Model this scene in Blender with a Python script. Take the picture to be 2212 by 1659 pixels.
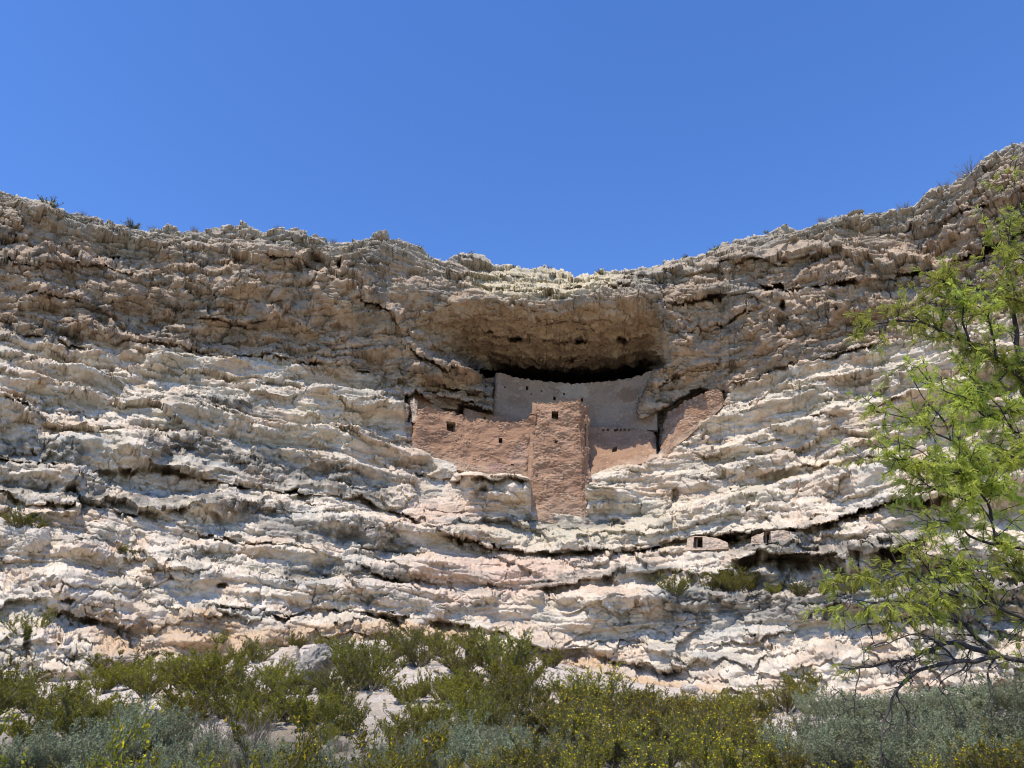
import bpy, bmesh, math, random
import numpy as np
from mathutils import Vector, Matrix

for o in list(bpy.data.objects):
    bpy.data.objects.remove(o)
SC = bpy.context.scene
COL = SC.collection
R = math.radians

# ------------------------------------------------------------------ camera
PITCH = 22.0
EYE = 1.6
cam_d = bpy.data.cameras.new('camera')
cam_d.sensor_width = 36.0
cam_d.lens = 26.0
cam_d.clip_start = 0.1
cam_d.clip_end = 4000.0
cam = bpy.data.objects.new('camera', cam_d)
COL.objects.link(cam)
cam.location = (0, 0, EYE)
cam.rotation_euler = (R(90 + PITCH), 0, 0)
SC.camera = cam

# ------------------------------------------------------------------ sky and sun
SUN_EL, SUN_LEFT = 65.0, 30.0
SC.view_settings.view_transform = 'Standard'
SC.view_settings.look = 'None'
SC.view_settings.gamma = 1.0
SC.view_settings.use_curve_mapping = False
SC.view_settings.exposure = 0.25
world = bpy.data.worlds.new('World')
SC.world = world
world.use_nodes = True
wt = world.node_tree
wt.nodes.clear()
w_out = wt.nodes.new('ShaderNodeOutputWorld')
w_bg = wt.nodes.new('ShaderNodeBackground')
w_sky = wt.nodes.new('ShaderNodeTexSky')
w_sky.sky_type = 'NISHITA'
w_sky.sun_disc = False
w_sky.sun_elevation = R(SUN_EL)
w_sky.sun_rotation = R(180 + SUN_LEFT)
w_sky.altitude = 1000
w_sky.air_density = 1.0
w_sky.dust_density = 0.0
w_sky.ozone_density = 3.0
w_bg.inputs['Strength'].default_value = 0.11
w_hsv = wt.nodes.new('ShaderNodeHueSaturation')
w_hsv.inputs['Hue'].default_value = 0.511
w_hsv.inputs['Saturation'].default_value = 1.22
w_hsv.inputs['Value'].default_value = 1.98
wt.links.new(w_sky.outputs[0], w_hsv.inputs['Color'])
wt.links.new(w_hsv.outputs[0], w_bg.inputs['Color'])
wt.links.new(w_bg.outputs[0], w_out.inputs['Surface'])

sun_d = bpy.data.lights.new('sun', 'SUN')
sun_d.energy = 4.2
SC.cycles.filter_width = 1.1
sun_d.angle = R(0.53)
sun_d.color = (1.0, 0.925, 0.80)
sun = bpy.data.objects.new('sun', sun_d)
COL.objects.link(sun)
sun.location = (-20, -30, 80)
_L = Vector((-math.sin(R(SUN_LEFT)) * math.cos(R(SUN_EL)), -math.cos(R(SUN_LEFT)) * math.cos(R(SUN_EL)), math.sin(R(SUN_EL))))
sun.rotation_euler = _L.to_track_quat('Z', 'Y').to_euler()
SC.cycles.max_bounces = 6
SC.cycles.diffuse_bounces = 4
SC.cycles.transparent_max_bounces = 8

# ------------------------------------------------------------------ helpers
FP = 2212 * 26.0 / 36.0
CT, ST = math.cos(R(PITCH)), math.sin(R(PITCH))


def bearing(u, v):
    """Sighting (measured on the photograph) -> (x/y, height/y) seen from the eye."""
    a = (np.asarray(u, float) - 1106.0) / FP
    b = (829.5 - np.asarray(v, float)) / FP
    d = CT - b * ST
    return a / d, (ST + b * CT) / d


def at(u, v, y):
    """World point on that sighting at distance y."""
    s, r = bearing(u, v)
    return np.array([s * y, y + 0 * s, EYE + r * y]).T


_rs = np.random.RandomState(7)
_PERM = np.concatenate([_rs.permutation(1024)] * 3).astype(np.int32)
_ANG = _rs.rand(1024) * 2 * np.pi
_GX, _GY = np.cos(_ANG).astype(np.float32), np.sin(_ANG).astype(np.float32)
_R1, _R2, _R3 = (_rs.rand(1024).astype(np.float32) for _ in range(3))


def _h(ix, iy, seed):
    return _PERM[(_PERM[(ix + seed * 57) & 1023] + iy) & 1023]


def perlin(x, y, seed=0):
    x = np.asarray(x, np.float32); y = np.asarray(y, np.float32)
    x, y = np.broadcast_arrays(x, y)
    fx, fy = np.floor(x), np.floor(y)
    ix, iy = fx.astype(np.int32), fy.astype(np.int32)
    fx, fy = x - fx, y - fy
    sx = fx * fx * fx * (fx * (fx * 6 - 15) + 10)
    sy = fy * fy * fy * (fy * (fy * 6 - 15) + 10)

    def g(dx, dy):
        h = _h(ix + dx, iy + dy, seed)
        return _GX[h] * (fx - dx) + _GY[h] * (fy - dy)
    a = g(0, 0); b = g(1, 0); c = g(0, 1); d = g(1, 1)
    t0 = a + sx * (b - a); t1 = c + sx * (d - c)
    return (t0 + sy * (t1 - t0)) * 1.5


def fbm(x, y, oct=4, seed=0, gain=0.5, lac=2.03):
    s = 0; a = 1.0
    for k in range(oct):
        s = s + a * perlin(x + 13.7 * k, y - 7.3 * k, seed + k)
        x = x * lac; y = y * lac; a *= gain
    return s


def billow(x, y, oct=4, seed=0, gain=0.5, lac=2.03):
    """rounded lumps with sharp creases, about 0..1"""
    s = 0; a = 1.0; n = 0
    for k in range(oct):
        s = s + a * np.abs(perlin(x + 13.7 * k, y - 7.3 * k, seed + k)) * 1.6
        n += a
        x = x * lac; y = y * lac; a *= gain
    return s / n


def worley(x, y, seed=0):
    x = np.asarray(x, np.float32); y = np.asarray(y, np.float32)
    ix, iy = np.floor(x).astype(np.int32), np.floor(y).astype(np.int32)
    f1 = np.full(x.shape, 9, np.float32); f2 = f1.copy(); cid = np.zeros(x.shape, np.int32)
    for dx in (-1, 0, 1):
        for dy in (-1, 0, 1):
            h = _h(ix + dx, iy + dy, seed)
            d = np.hypot(ix + dx + _R1[h] - x, iy + dy + _R2[h] - y)
            m = d < f1
            f2 = np.where(m, f1, np.minimum(f2, d)); cid = np.where(m, h, cid); f1 = np.where(m, d, f1)
    return f1, f2, _R3[cid]


def facets(x, y, seed=0):
    """angular broken-rock relief: each cell of a jittered mosaic is a tilted plane"""
    x = np.asarray(x, np.float32); y = np.asarray(y, np.float32)
    ix, iy = np.floor(x).astype(np.int32), np.floor(y).astype(np.int32)
    best = np.full(x.shape, 9, np.float32); out = np.zeros(x.shape, np.float32)
    for dx in (-1, 0, 1):
        for dy in (-1, 0, 1):
            h = _h(ix + dx, iy + dy, seed)
            ox = x - (ix + dx + _R1[h]); oy = y - (iy + dy + _R2[h])
            d = np.abs(ox) * 0.9 + np.abs(oy) * 1.1 + np.hypot(ox, oy) * 0.4
            m = d < best
            out = np.where(m, _GX[h] * ox * 1.1 + (0.35 + _GY[h] * 0.9) * oy + (_R3[h] - 0.5) * 0.9, out)
            best = np.where(m, d, best)
    return out


def sst(a, b, x):
    t = np.clip((x - a) / (b - a), 0, 1)
    return t * t * (3 - 2 * t)


def line(pts, u):
    p = np.array(pts, float)
    return np.interp(u, p[:, 0], p[:, 1])


def tag(o, label=None, cat=None, group=None, kind=None):
    if label: o['label'] = label
    if cat: o['category'] = cat
    if group: o['group'] = group
    if kind: o['kind'] = kind
    return o


def grid_mesh(name, P, mat, parent=None, cols=None, keep=None, smooth=True, flip=False):
    """P (ny,nx,3) -> one mesh object; keep = (ny-1,nx-1) mask of faces"""
    ny, nx = P.shape[:2]
    idx = np.arange(ny * nx).reshape(ny, nx)
    q = np.stack([idx[:-1, :-1], idx[:-1, 1:], idx[1:, 1:], idx[1:, :-1]], -1).reshape(-1, 4)
    if keep is not None:
        q = q[keep.ravel()]
    if flip:
        q = q[:, ::-1]
    me = bpy.data.meshes.new(name)
    me.vertices.add(ny * nx)
    me.vertices.foreach_set('co', np.ascontiguousarray(P.reshape(-1), np.float32))
    me.loops.add(q.size)
    me.loops.foreach_set('vertex_index', np.ascontiguousarray(q.reshape(-1), np.int32))
    me.polygons.add(len(q))
    me.polygons.foreach_set('loop_start', np.arange(0, q.size, 4, dtype=np.int32))
    me.polygons.foreach_set('loop_total', np.full(len(q), 4, np.int32))
    me.update(calc_edges=True)
    if smooth:
        me.polygons.foreach_set('use_smooth', np.ones(len(q), bool))
    if cols is not None:
        at_ = me.color_attributes.new('tint', 'FLOAT_COLOR', 'POINT')
        c = np.ones((ny * nx, 4), np.float32); c[:, :3] = cols.reshape(-1, 3)
        at_.data.foreach_set('color', c.reshape(-1))
    me.materials.append(mat)
    o = bpy.data.objects.new(name, me)
    COL.objects.link(o)
    if parent: o.parent = parent
    return o


def raw_mesh(name, V, F, mat, parent=None, smooth=False, link=True, matidx=None):
    me = bpy.data.meshes.new(name)
    V = np.asarray(V, np.float32); F = np.asarray(F, np.int32)
    k = F.shape[1]
    me.vertices.add(len(V)); me.vertices.foreach_set('co', V.reshape(-1))
    me.loops.add(F.size); me.loops.foreach_set('vertex_index', np.ascontiguousarray(F.reshape(-1)))
    me.polygons.add(len(F))
    me.polygons.foreach_set('loop_start', np.arange(0, F.size, k, dtype=np.int32))
    me.polygons.foreach_set('loop_total', np.full(len(F), k, np.int32))
    me.update(calc_edges=True)
    if smooth: me.polygons.foreach_set('use_smooth', np.ones(len(F), bool))
    for m in (mat if isinstance(mat, (list, tuple)) else [mat]): me.materials.append(m)
    if matidx is not None: me.polygons.foreach_set('material_index', np.asarray(matidx, np.int32))
    if not link: return me
    o = bpy.data.objects.new(name, me)
    COL.objects.link(o)
    if parent: o.parent = parent
    return o


def empty(name, loc=(0, 0, 0), rz=0.0):
    o = bpy.data.objects.new(name, None)
    o.empty_display_size = 0.2
    COL.objects.link(o)
    o.location = loc; o.rotation_euler = (0, 0, rz)
    return o


def new_mat(name):
    m = bpy.data.materials.new(name); m.use_nodes = True
    nt = m.node_tree; nt.nodes.clear()
    out = nt.nodes.new('ShaderNodeOutputMaterial')
    b = nt.nodes.new('ShaderNodeBsdfPrincipled')
    nt.links.new(b.outputs[0], out.inputs[0])
    b.inputs['Roughness'].default_value = 0.92
    b.inputs['Specular IOR Level'].default_value = 0.15
    return m, nt, b


def rock_mat(name, color=None, scale=1.0, var=0.25, bump=0.5, bdist=0.05, bscale=6.0):
    """colour (vertex attribute or constant) x procedural mottling, small bump"""
    m, nt, b = new_mat(name)
    L = nt.links.new
    tc = nt.nodes.new('ShaderNodeTexCoord')
    if color is None:
        ca = nt.nodes.new('ShaderNodeAttribute'); ca.attribute_name = 'tint'
        csock = ca.outputs['Color']
    else:
        cc = nt.nodes.new('ShaderNodeRGB'); cc.outputs[0].default_value = (*color, 1); csock = cc.outputs[0]
    n1 = nt.nodes.new('ShaderNodeTexNoise'); n1.inputs['Scale'].default_value = 2.2 * scale
    n1.inputs['Detail'].default_value = 8; n1.inputs['Roughness'].default_value = 0.7
    L(tc.outputs['Object'], n1.inputs['Vector'])
    mr = nt.nodes.new('ShaderNodeMapRange')
    mr.inputs[1].default_value = 0.3; mr.inputs[2].default_value = 0.7
    mr.inputs[3].default_value = 1 - var; mr.inputs[4].default_value = 1 + var
    L(n1.outputs['Fac'], mr.inputs[0])
    mx = nt.nodes.new('ShaderNodeMix'); mx.data_type = 'RGBA'; mx.blend_type = 'MULTIPLY'
    mx.inputs[0].default_value = 1.0
    L(csock, mx.inputs[6]); L(mr.outputs[0], mx.inputs[7])
    L(mx.outputs[2], b.inputs['Base Color'])
    n2 = nt.nodes.new('ShaderNodeTexNoise'); n2.inputs['Scale'].default_value = bscale
    n2.inputs['Detail'].default_value = 6; n2.inputs['Roughness'].default_value = 0.65
    L(tc.outputs['Object'], n2.inputs['Vector'])
    bp = nt.nodes.new('ShaderNodeBump'); bp.inputs['Strength'].default_value = bump
    bp.inputs['Distance'].default_value = bdist
    L(n2.outputs['Fac'], bp.inputs['Height']); L(bp.outputs[0], b.inputs['Normal'])
    return m
# ================================================================== CLIFF
# plan of the amphitheatre: for each bearing x/y the distance y of the face at a set of heights
_Z = [-4, 0, 3, 8, 12, 16, 20, 25, 30, 35, 38, 42, 46, 60]
_T = {
    -1.20: [34, 36, 38, 41, 43, 45, 47, 49, 52, 53, 52, 52, 53, 60],
    -0.95: [38, 40, 42, 45, 47, 49, 51, 53, 56, 57, 56, 56, 57, 64],
    -0.75: [41, 43, 45, 47.5, 49.5, 52, 54, 56, 60, 61, 60, 60, 61, 68],
    -0.57: [43, 45, 47, 50, 53, 56, 58, 61, 64.5, 66, 65, 64.5, 65.5, 72],
    -0.335: [47, 49, 51, 54.5, 58, 61, 63, 65.5, 68, 67.5, 66, 65, 65.5, 72],
    -0.2: [50, 52, 54, 58, 61, 64, 66, 67.5, 70, 68.5, 66.5, 65.5, 66.5, 73],
    -0.1: [52, 54.5, 56.5, 60, 63.5, 66.5, 68.3, 69.5, 71, 68.6, 66.3, 68.5, 71.5, 80],
    0.0: [54, 56, 58, 61.5, 65.5, 68, 69.5, 70.5, 72, 68.8, 66.4, 70, 73.5, 82],
    0.1: [54, 56, 58, 61.5, 66, 68.5, 70, 71, 72, 68.8, 66.3, 70.5, 75, 84],
    0.2: [53, 55, 57, 60.5, 65, 68.5, 70, 71.5, 72.5, 69.2, 67.0, 69, 72.5, 80],
    0.32: [51, 53, 55, 58, 61.5, 66, 68.5, 70, 70.6, 69.6, 68.2, 68, 69, 75],
    0.476: [46, 48, 50, 52.5, 56, 59, 61, 62, 63.5, 64, 63, 63, 64, 71],
    0.67: [41, 43, 45, 47, 50, 52, 54, 56, 58, 60, 59.5, 59.5, 60, 67],
    0.86: [36, 38, 40, 42, 44, 45, 46.5, 48, 50, 51.5, 51.5, 51, 51.5, 58],
    1.25: [30, 32, 34, 36, 38, 39, 40, 41.5, 43, 44, 44, 44, 44.5, 50],
}


def _blur(a, n, axis):
    k = np.hanning(2 * n + 3)[1:-1]; k /= k.sum()
    pad = [(0, 0)] * a.ndim; pad[axis] = (n, n)
    ap = np.pad(a, pad, mode='edge')
    return np.apply_along_axis(lambda t: np.convolve(t, k, 'valid'), axis, ap)


_S0, _S1, _RR0, _RR1, _NS, _NR = -1.15, 1.2, -0.12, 1.05, 260, 300


def _base_grid():
    ks = sorted(_T)
    tab = np.array([_T[k] for k in ks], float)
    ss = np.linspace(_S0, _S1, _NS); rr = np.linspace(_RR0, _RR1, _NR)
    out = np.zeros((_NS, _NR))
    z = np.array(_Z, float)
    for i, s in enumerate(ss):
        yk = np.array([np.interp(s, ks, tab[:, j]) for j in range(len(_Z))])
        out[i] = np.interp(rr, (z - EYE) / yk, yk)
    return _blur(_blur(out, 8, 0), 5, 1)


_BG = _base_grid()


def base_y(u, v):
    s, r = bearing(u, v)
    fi = np.clip((s - _S0) / (_S1 - _S0) * (_NS - 1), 0, _NS - 1.001)
    fj = np.clip((r - _RR0) / (_RR1 - _RR0) * (_NR - 1), 0, _NR - 1.001)
    i = fi.astype(int); j = fj.astype(int); fi = fi - i; fj = fj - j
    return ((1 - fi) * (1 - fj) * _BG[i, j] + fi * (1 - fj) * _BG[i + 1, j]
            + (1 - fi) * fj * _BG[i, j + 1] + fi * fj * _BG[i + 1, j + 1])


RIM = [(-420, 300), (-200, 372), (0, 415), (45, 431), (87, 438), (132, 453), (149, 465), (191, 465), (243, 485), (302, 497), (347, 495),
       (375, 486), (392, 495), (434, 498), (458, 491), (493, 488), (513, 486), (541, 497), (572, 502), (611, 493), (642, 495),
       (662, 502), (668, 516), (680, 513), (708, 523), (763, 521), (797, 520), (812, 503), (834, 508), (845, 522), (860, 518),
       (901, 533), (938, 557), (960, 564), (983, 555), (1031, 550), (1053, 555), (1063, 572), (1124, 581), (1195, 581),
       (1232, 589), (1240, 601), (1266, 594), (1347, 585), (1371, 582), (1430, 573), (1436, 563), (1524, 544), (1577, 525), (1613, 508),
       (1638, 506), (1691, 486), (1733, 491), (1782, 474), (1826, 469), (1834, 463), (1866, 462), (1872, 468), (1934, 458), (1968, 451), (1999, 428),
       (2056, 399), (2105, 373), (2119, 348), (2143, 331), (2170, 312), (2212, 297), (2330, 240), (2560, 150)]
FOOT = [(-420, 1540), (0, 1540), (500, 1560), (900, 1480), (1100, 1480), (1300, 1560), (1500, 1590), (2212, 1580), (2560, 1560)]
BREAK = [(-420, 690), (0, 728), (173, 752), (312, 745), (486, 768), (572, 772), (642, 787), (729, 795), (800, 812), (835, 835), (868, 880), (880, 960),
         (1100, 1000), (1400, 1000), (1560, 880), (1580, 842), (1640, 815), (1752, 776), (1885, 757), (1960, 735), (2100, 700), (2212, 670), (2560, 560)]

NU, NV = 1880, 760
U1 = np.linspace(-260, 2470, NU).astype(np.float32)
T1 = np.linspace(0, 1, NV).astype(np.float32)
rimv = line(RIM, U1) + 2.2 * fbm(U1 / 16.0, U1 * 0 + 3.1, 2, 90) + 4.0 * facets(U1 / 19.0, U1 * 0 + 0.4, 91)
footv = line(FOOT, U1)
U = np.repeat(U1[None, :], NV, 0)
V = (rimv[None, :] + T1[:, None] * (footv - rimv)[None, :]).astype(np.float32)

Y = base_y(U, V).astype(np.float32)
S_, R_ = bearing(U, V)
S_ = S_.astype(np.float32); R_ = R_.astype(np.float32)
Wm = S_ * 66.0                       # metres along the face
Zm = EYE + R_ * Y                    # height
D = np.zeros_like(Y)                 # relief of the rock, + = into the rock, level
DN = np.zeros_like(Y)                # small relief, + = into the rock, square to the surface
DR = np.zeros_like(Y)                # surveyed hollows and bulges, + = farther along the sighting

# ---- masks of the rock kinds
jit = 14 * fbm(Wm / 7, Zm / 4, 4, 40)
dbreak = V - line(BREAK, U) + jit * 0.5         # <0 above the break
brown = sst(20, -16, dbreak + 9 * fbm(Wm / 1.5, Zm / 0.8, 4, 47))
toprim = sst(80, 5, V - rimv[None, :] + 20 * fbm(Wm / 9, Zm / 3, 3, 41))

# ---- alcove
LIP = [(800, 790), (840, 742), (880, 702), (920, 672), (970, 652), (1040, 646), (1120, 654), (1190, 663), (1260, 660), (1330, 655), (1390, 662), (1425, 690), (1450, 760)]
BACK = [(840, 850), (930, 800), (1030, 812), (1100, 814), (1220, 826), (1330, 822), (1400, 803), (1450, 800)]
vl = line(LIP, U) + 7 * fbm(Wm / 2.5, Zm, 4, 44); vb = line(BACK, U)
tt = np.clip((V - vl) / (vb - vl), 0, 1.15)
uL = np.interp(V, [640, 700, 760, 800, 822, 835, 895, 915, 1000], [885, 890, 915, 1005, 1040, 1062, 1062, 1066, 1066])
uR = np.interp(V, [640, 700, 790, 810, 850, 890, 930, 1000], [1420, 1446, 1440, 1412, 1392, 1376, 1420, 1400])
lat = sst(-20, 120, U - uL) * sst(-12, 60, uR - U)
lat2 = sst(0, 14, U - uL) * sst(0, 8, uR - U)
lat = np.where(V > 800, lat2, lat)
alc = (0.35 * tt + 0.65 * tt ** 1.7) * lat * sst(1010, 930, V)
DR += 10.5 * alc + 7 * sst(0.80, 1.08, tt) * lat * sst(1010, 930, V) * sst(1000, 1050, U)
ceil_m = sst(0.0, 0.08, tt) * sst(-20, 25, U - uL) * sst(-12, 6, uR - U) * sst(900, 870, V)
DR += 2.6 * sst(890, 950, U) * sst(1080, 1066, U) * sst(800, 850, V) * sst(912, 900, V)
# nose of rock right of the dwelling, recess under it
inpoly = lambda u0, v0, ru, rv: np.exp(-(((U - u0) / ru) ** 2 + ((V - v0) / rv) ** 2))
DR -= 0.2 * np.exp(-(((U - 1470) - (V - 800) * -1.2) / 70) ** 2 - ((V - 790) / 60) ** 2)
rec = sst(0, 9, V - line([(1360, 910), (1440, 872), (1512, 834), (1572, 858), (1580, 880)], U)) * sst(0, 10, line([(1360, 960), (1420, 985), (1470, 930), (1500, 880), (1585, 862)], U) - V) * sst(1360, 1376, U) * sst(1580, 1565, U)
DR += 3.2 * rec
# slot left of the pointed stub
DR += 2.5 * sst(0, 3, U - line([(850, 872), (890, 872)], U)) * sst(883, 880, U) * sst(856, 862, V) * sst(892, 884, V)


# ---- strata
low = sst(33, 24, Zm)
zw = Zm + 0.45 * fbm(Wm / 15, Zm / 9, 3, 10) + 0.12 * facets(Wm / 3.0, Zm / 2.0, 11) - low * np.where(Wm < 0, 0.085, 0.055) * (np.sqrt(Wm ** 2 + 30) - 5)


def layers(T, seed, wl=5.0, sharp=0.35, off=0.0):
    q = zw / T + off + 0.28 * fbm(Wm / (wl * 2.5), Zm / (3 * T), 2, seed + 5) + 0.9 * perlin(zw / (2.7 * T), Wm / 60 + seed, seed + 9)
    k = np.floor(q); f = q - k
    a = perlin(Wm / wl + 3.3 * k, k * 1.7 + seed, seed)
    shape = np.clip(np.sin(np.pi * np.clip(f, 0, 1)), 0, 1) ** sharp      # 0 at bedding joints
    # protrusion: bulge out in the layer, lip at its base
    return a, shape, f


hard = np.clip(0.5 + 0.8 * fbm(Wm / 16, Zm / 5, 3, 77), 0, 1)            # where beds are well separated
a1, s1, f1_ = layers(4.0, 100, 9.0, 0.30)
a2, s2, f2_ = layers(1.5, 120, 6.0, 0.35, 0.37)
a3, s3, f3_ = layers(0.42, 140, 3.0, 0.5, 0.11)
ceil_k = 1 - 0.85 * ceil_m
amp = (1 - 0.75 * ceil_m)
D += amp * 0.95 * (fbm(Wm / 9, Zm / 6, 3, 1))
D -= amp * (0.55 * a1 * s1 + 0.30 * s1 * (0.3 + 0.7 * hard) - 0.2)
D -= amp * (0.24 * a2 * s2 + 0.16 * s2 * hard)
D -= amp * (0.13 * a3 * s3 + 0.06 * s3 * hard) * (1 - 0.4 * brown)
# every bed is a steep riser below a ledge that leans back and catches the high sun


def step(f, h):
    return sst(h, 1.0, f) * 1.12 - 0.12 * sst(0, h, f) - f


st = (1 - brown) * (1 - 0.0 * hard)
n1_ = np.clip(0.55 + 1.5 * fbm(Wm / 10, Zm / 5, 3, 81), 0.1, 1.5)
n2_ = np.clip(0.42 + 1.3 * fbm(Wm / 6, Zm / 2.5, 3, 82), 0.0, 1.5)
n3_ = np.clip(0.45 + 1.2 * fbm(Wm / 4, Zm / 1.5, 3, 83), 0.0, 1.5)
D += 0.62 * st * (4.0 * 0.85 * n1_ * step(f1_, 0.6) + 1.5 * 0.6 * n2_ * step(f2_, 0.62) + 0.42 * 0.5 * n3_ * step(f3_, 0.5))
D += st * 0.75 * facets(Wm / 6.5 + 0.5 * fbm(Wm / 5, Zm / 3, 3, 370), zw / 2.4 + 0.4 * fbm(Wm / 4, Zm / 3, 3, 372), 64)
D += brown * (1 - ceil_m) * 0.7 * facets(Wm / 5.0 + 0.5 * fbm(Wm / 4, Zm / 3, 3, 374), Zm / 2.6 + 0.4 * fbm(Wm / 4, Zm / 3, 3, 376), 65)
D += brown * (1 - ceil_m) * (0.15 + 0.3 * toprim) * (1.05 * n2_ * step(f2_, 0.6) + 0.42 * 1.4 * n3_ * step(f3_, 0.5))

# open bedding joints
def joint(f, w):
    return np.exp(-(np.minimum(f, 1 - f) / w) ** 2)


jm = np.clip(0.3 + 1.6 * fbm(Wm / 5, zw / 1.5, 3, 86), 0, 1)
D += (1 - 0.7 * ceil_m) * (0.16 + 0.26 * brown) * (joint(f2_, 0.05) + 0.8 * joint(f1_, 0.022)) * jm
D += (1 - 0.7 * ceil_m) * (0.05 + 0.15 * brown * (0.5 + 1.3 * toprim)) * joint(f3_, 0.12) * np.maximum(1 - jm, toprim)

# ---- blocks and cracks of the upper cliff
wx = Wm + 0.5 * fbm(Wm / 1.7, Zm / 1.7, 3, 200); wz = Zm + 0.35 * fbm(Wm / 1.7, Zm / 1.7, 3, 210)
F1, F2, cid = worley(wx / 2.6, wz / 1.15, 20)
crack = np.exp(-((F2 - F1) / 0.07) ** 2)
bul = 1 - F1 ** 2
G1, G2, gid = worley(wx / 0.95 + 9, wz / 0.6, 21)
crack2 = np.exp(-((G2 - G1) / 0.09) ** 2)
bsel = brown * (1 - 0.8 * ceil_m)
patch = sst(-0.15, 0.35, fbm(Wm / 6, Zm / 4, 3, 220))
D -= bsel * (0.55 * bul * (0.4 + 0.6 * cid) * (0.35 + 0.65 * patch) - 0.35 * crack * patch)
DN -= bsel * (0.20 * (1 - G1 ** 2) * gid - 0.15 * crack2 * patch)
lsel = (1 - brown) * sst(0.0, 0.5, fbm(Wm / 8, Zm / 3, 3, 230))
D -= lsel * (0.35 * bul * cid - 0.25 * crack)

# ---- travertine lumps, sharp terraces
b1 = billow(wx / 3.0, wz / 1.0, 2, 300, 0.55)
b1f = billow(wx / 0.75, wz / 0.25, 3, 302, 0.55)
rough = np.clip(0.42 + 1.5 * fbm(Wm / 6, zw / 1.8, 3, 84), 0.06, 1.3)
rough = np.where(brown > 0.5, np.clip(rough + 0.3, 0.3, 1.3), rough)
D -= (1 - 0.6 * ceil_m) * (0.36 * (b1 - 0.35)) * (1 - 0.3 * brown) * rough
tq = fbm(wx / 2.0, wz / 0.8, 4, 320, 0.55)
ter = np.floor(tq * 3.5) / 3.5 + np.clip((tq * 3.5 - np.floor(tq * 3.5)) * 2.2 - 1.2, 0, 1) / 3.5
DN -= (1 - brown) * 0.12 * ter * (0.3 + 0.7 * rough)
DN -= 0.16 * (b1f - 0.35) * rough
DN -= brown * 0.12 * ter * (1 - 0.8 * ceil_m)
b2 = billow(wx / 0.62, wz / 0.3, 3, 340, 0.6)
DN -= (1 - 0.6 * ceil_m) * 0.11 * (b2 - 0.35) * rough
# angular facets of broken rock
fx_ = wx + 0.25 * fbm(Wm / 0.5, Zm / 0.5, 2, 360); fz_ = wz + 0.15 * fbm(Wm / 0.5, Zm / 0.5, 2, 362)
fz_ = fz_ + 0.12 * wx
fac1 = 0.40 * facets(fx_ / 2.8, fz_ / 1.5, 60) 
fac2 = 0.20 * facets(fx_ / 1.15, fz_ / 0.66, 61) + 0.10 * facets(fx_ / 0.5, fz_ / 0.30, 62) + 0.05 * facets(fx_ / 0.24, fz_ / 0.15, 63)
D += (1 - 0.65 * ceil_m) * fac1 * (0.5 + 0.6 * rough) * (1 + 0.15 * brown)
D += ceil_m * 0.25 * (facets(Wm / 3.5, Zm / 0.8, 66) + 0.5 * facets(Wm / 1.2, Zm / 0.3, 67))
# solution pits
H1, H2, hid = worley(wx / 0.7, wz / 0.5, 23)
DN += (1 - 0.5 * ceil_m) * 0.35 * sst(0.30, 0.12, H1) * (hid > 0.55) * sst(0.0, 0.4, fbm(Wm / 5, Zm / 3, 2, 350))

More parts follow.
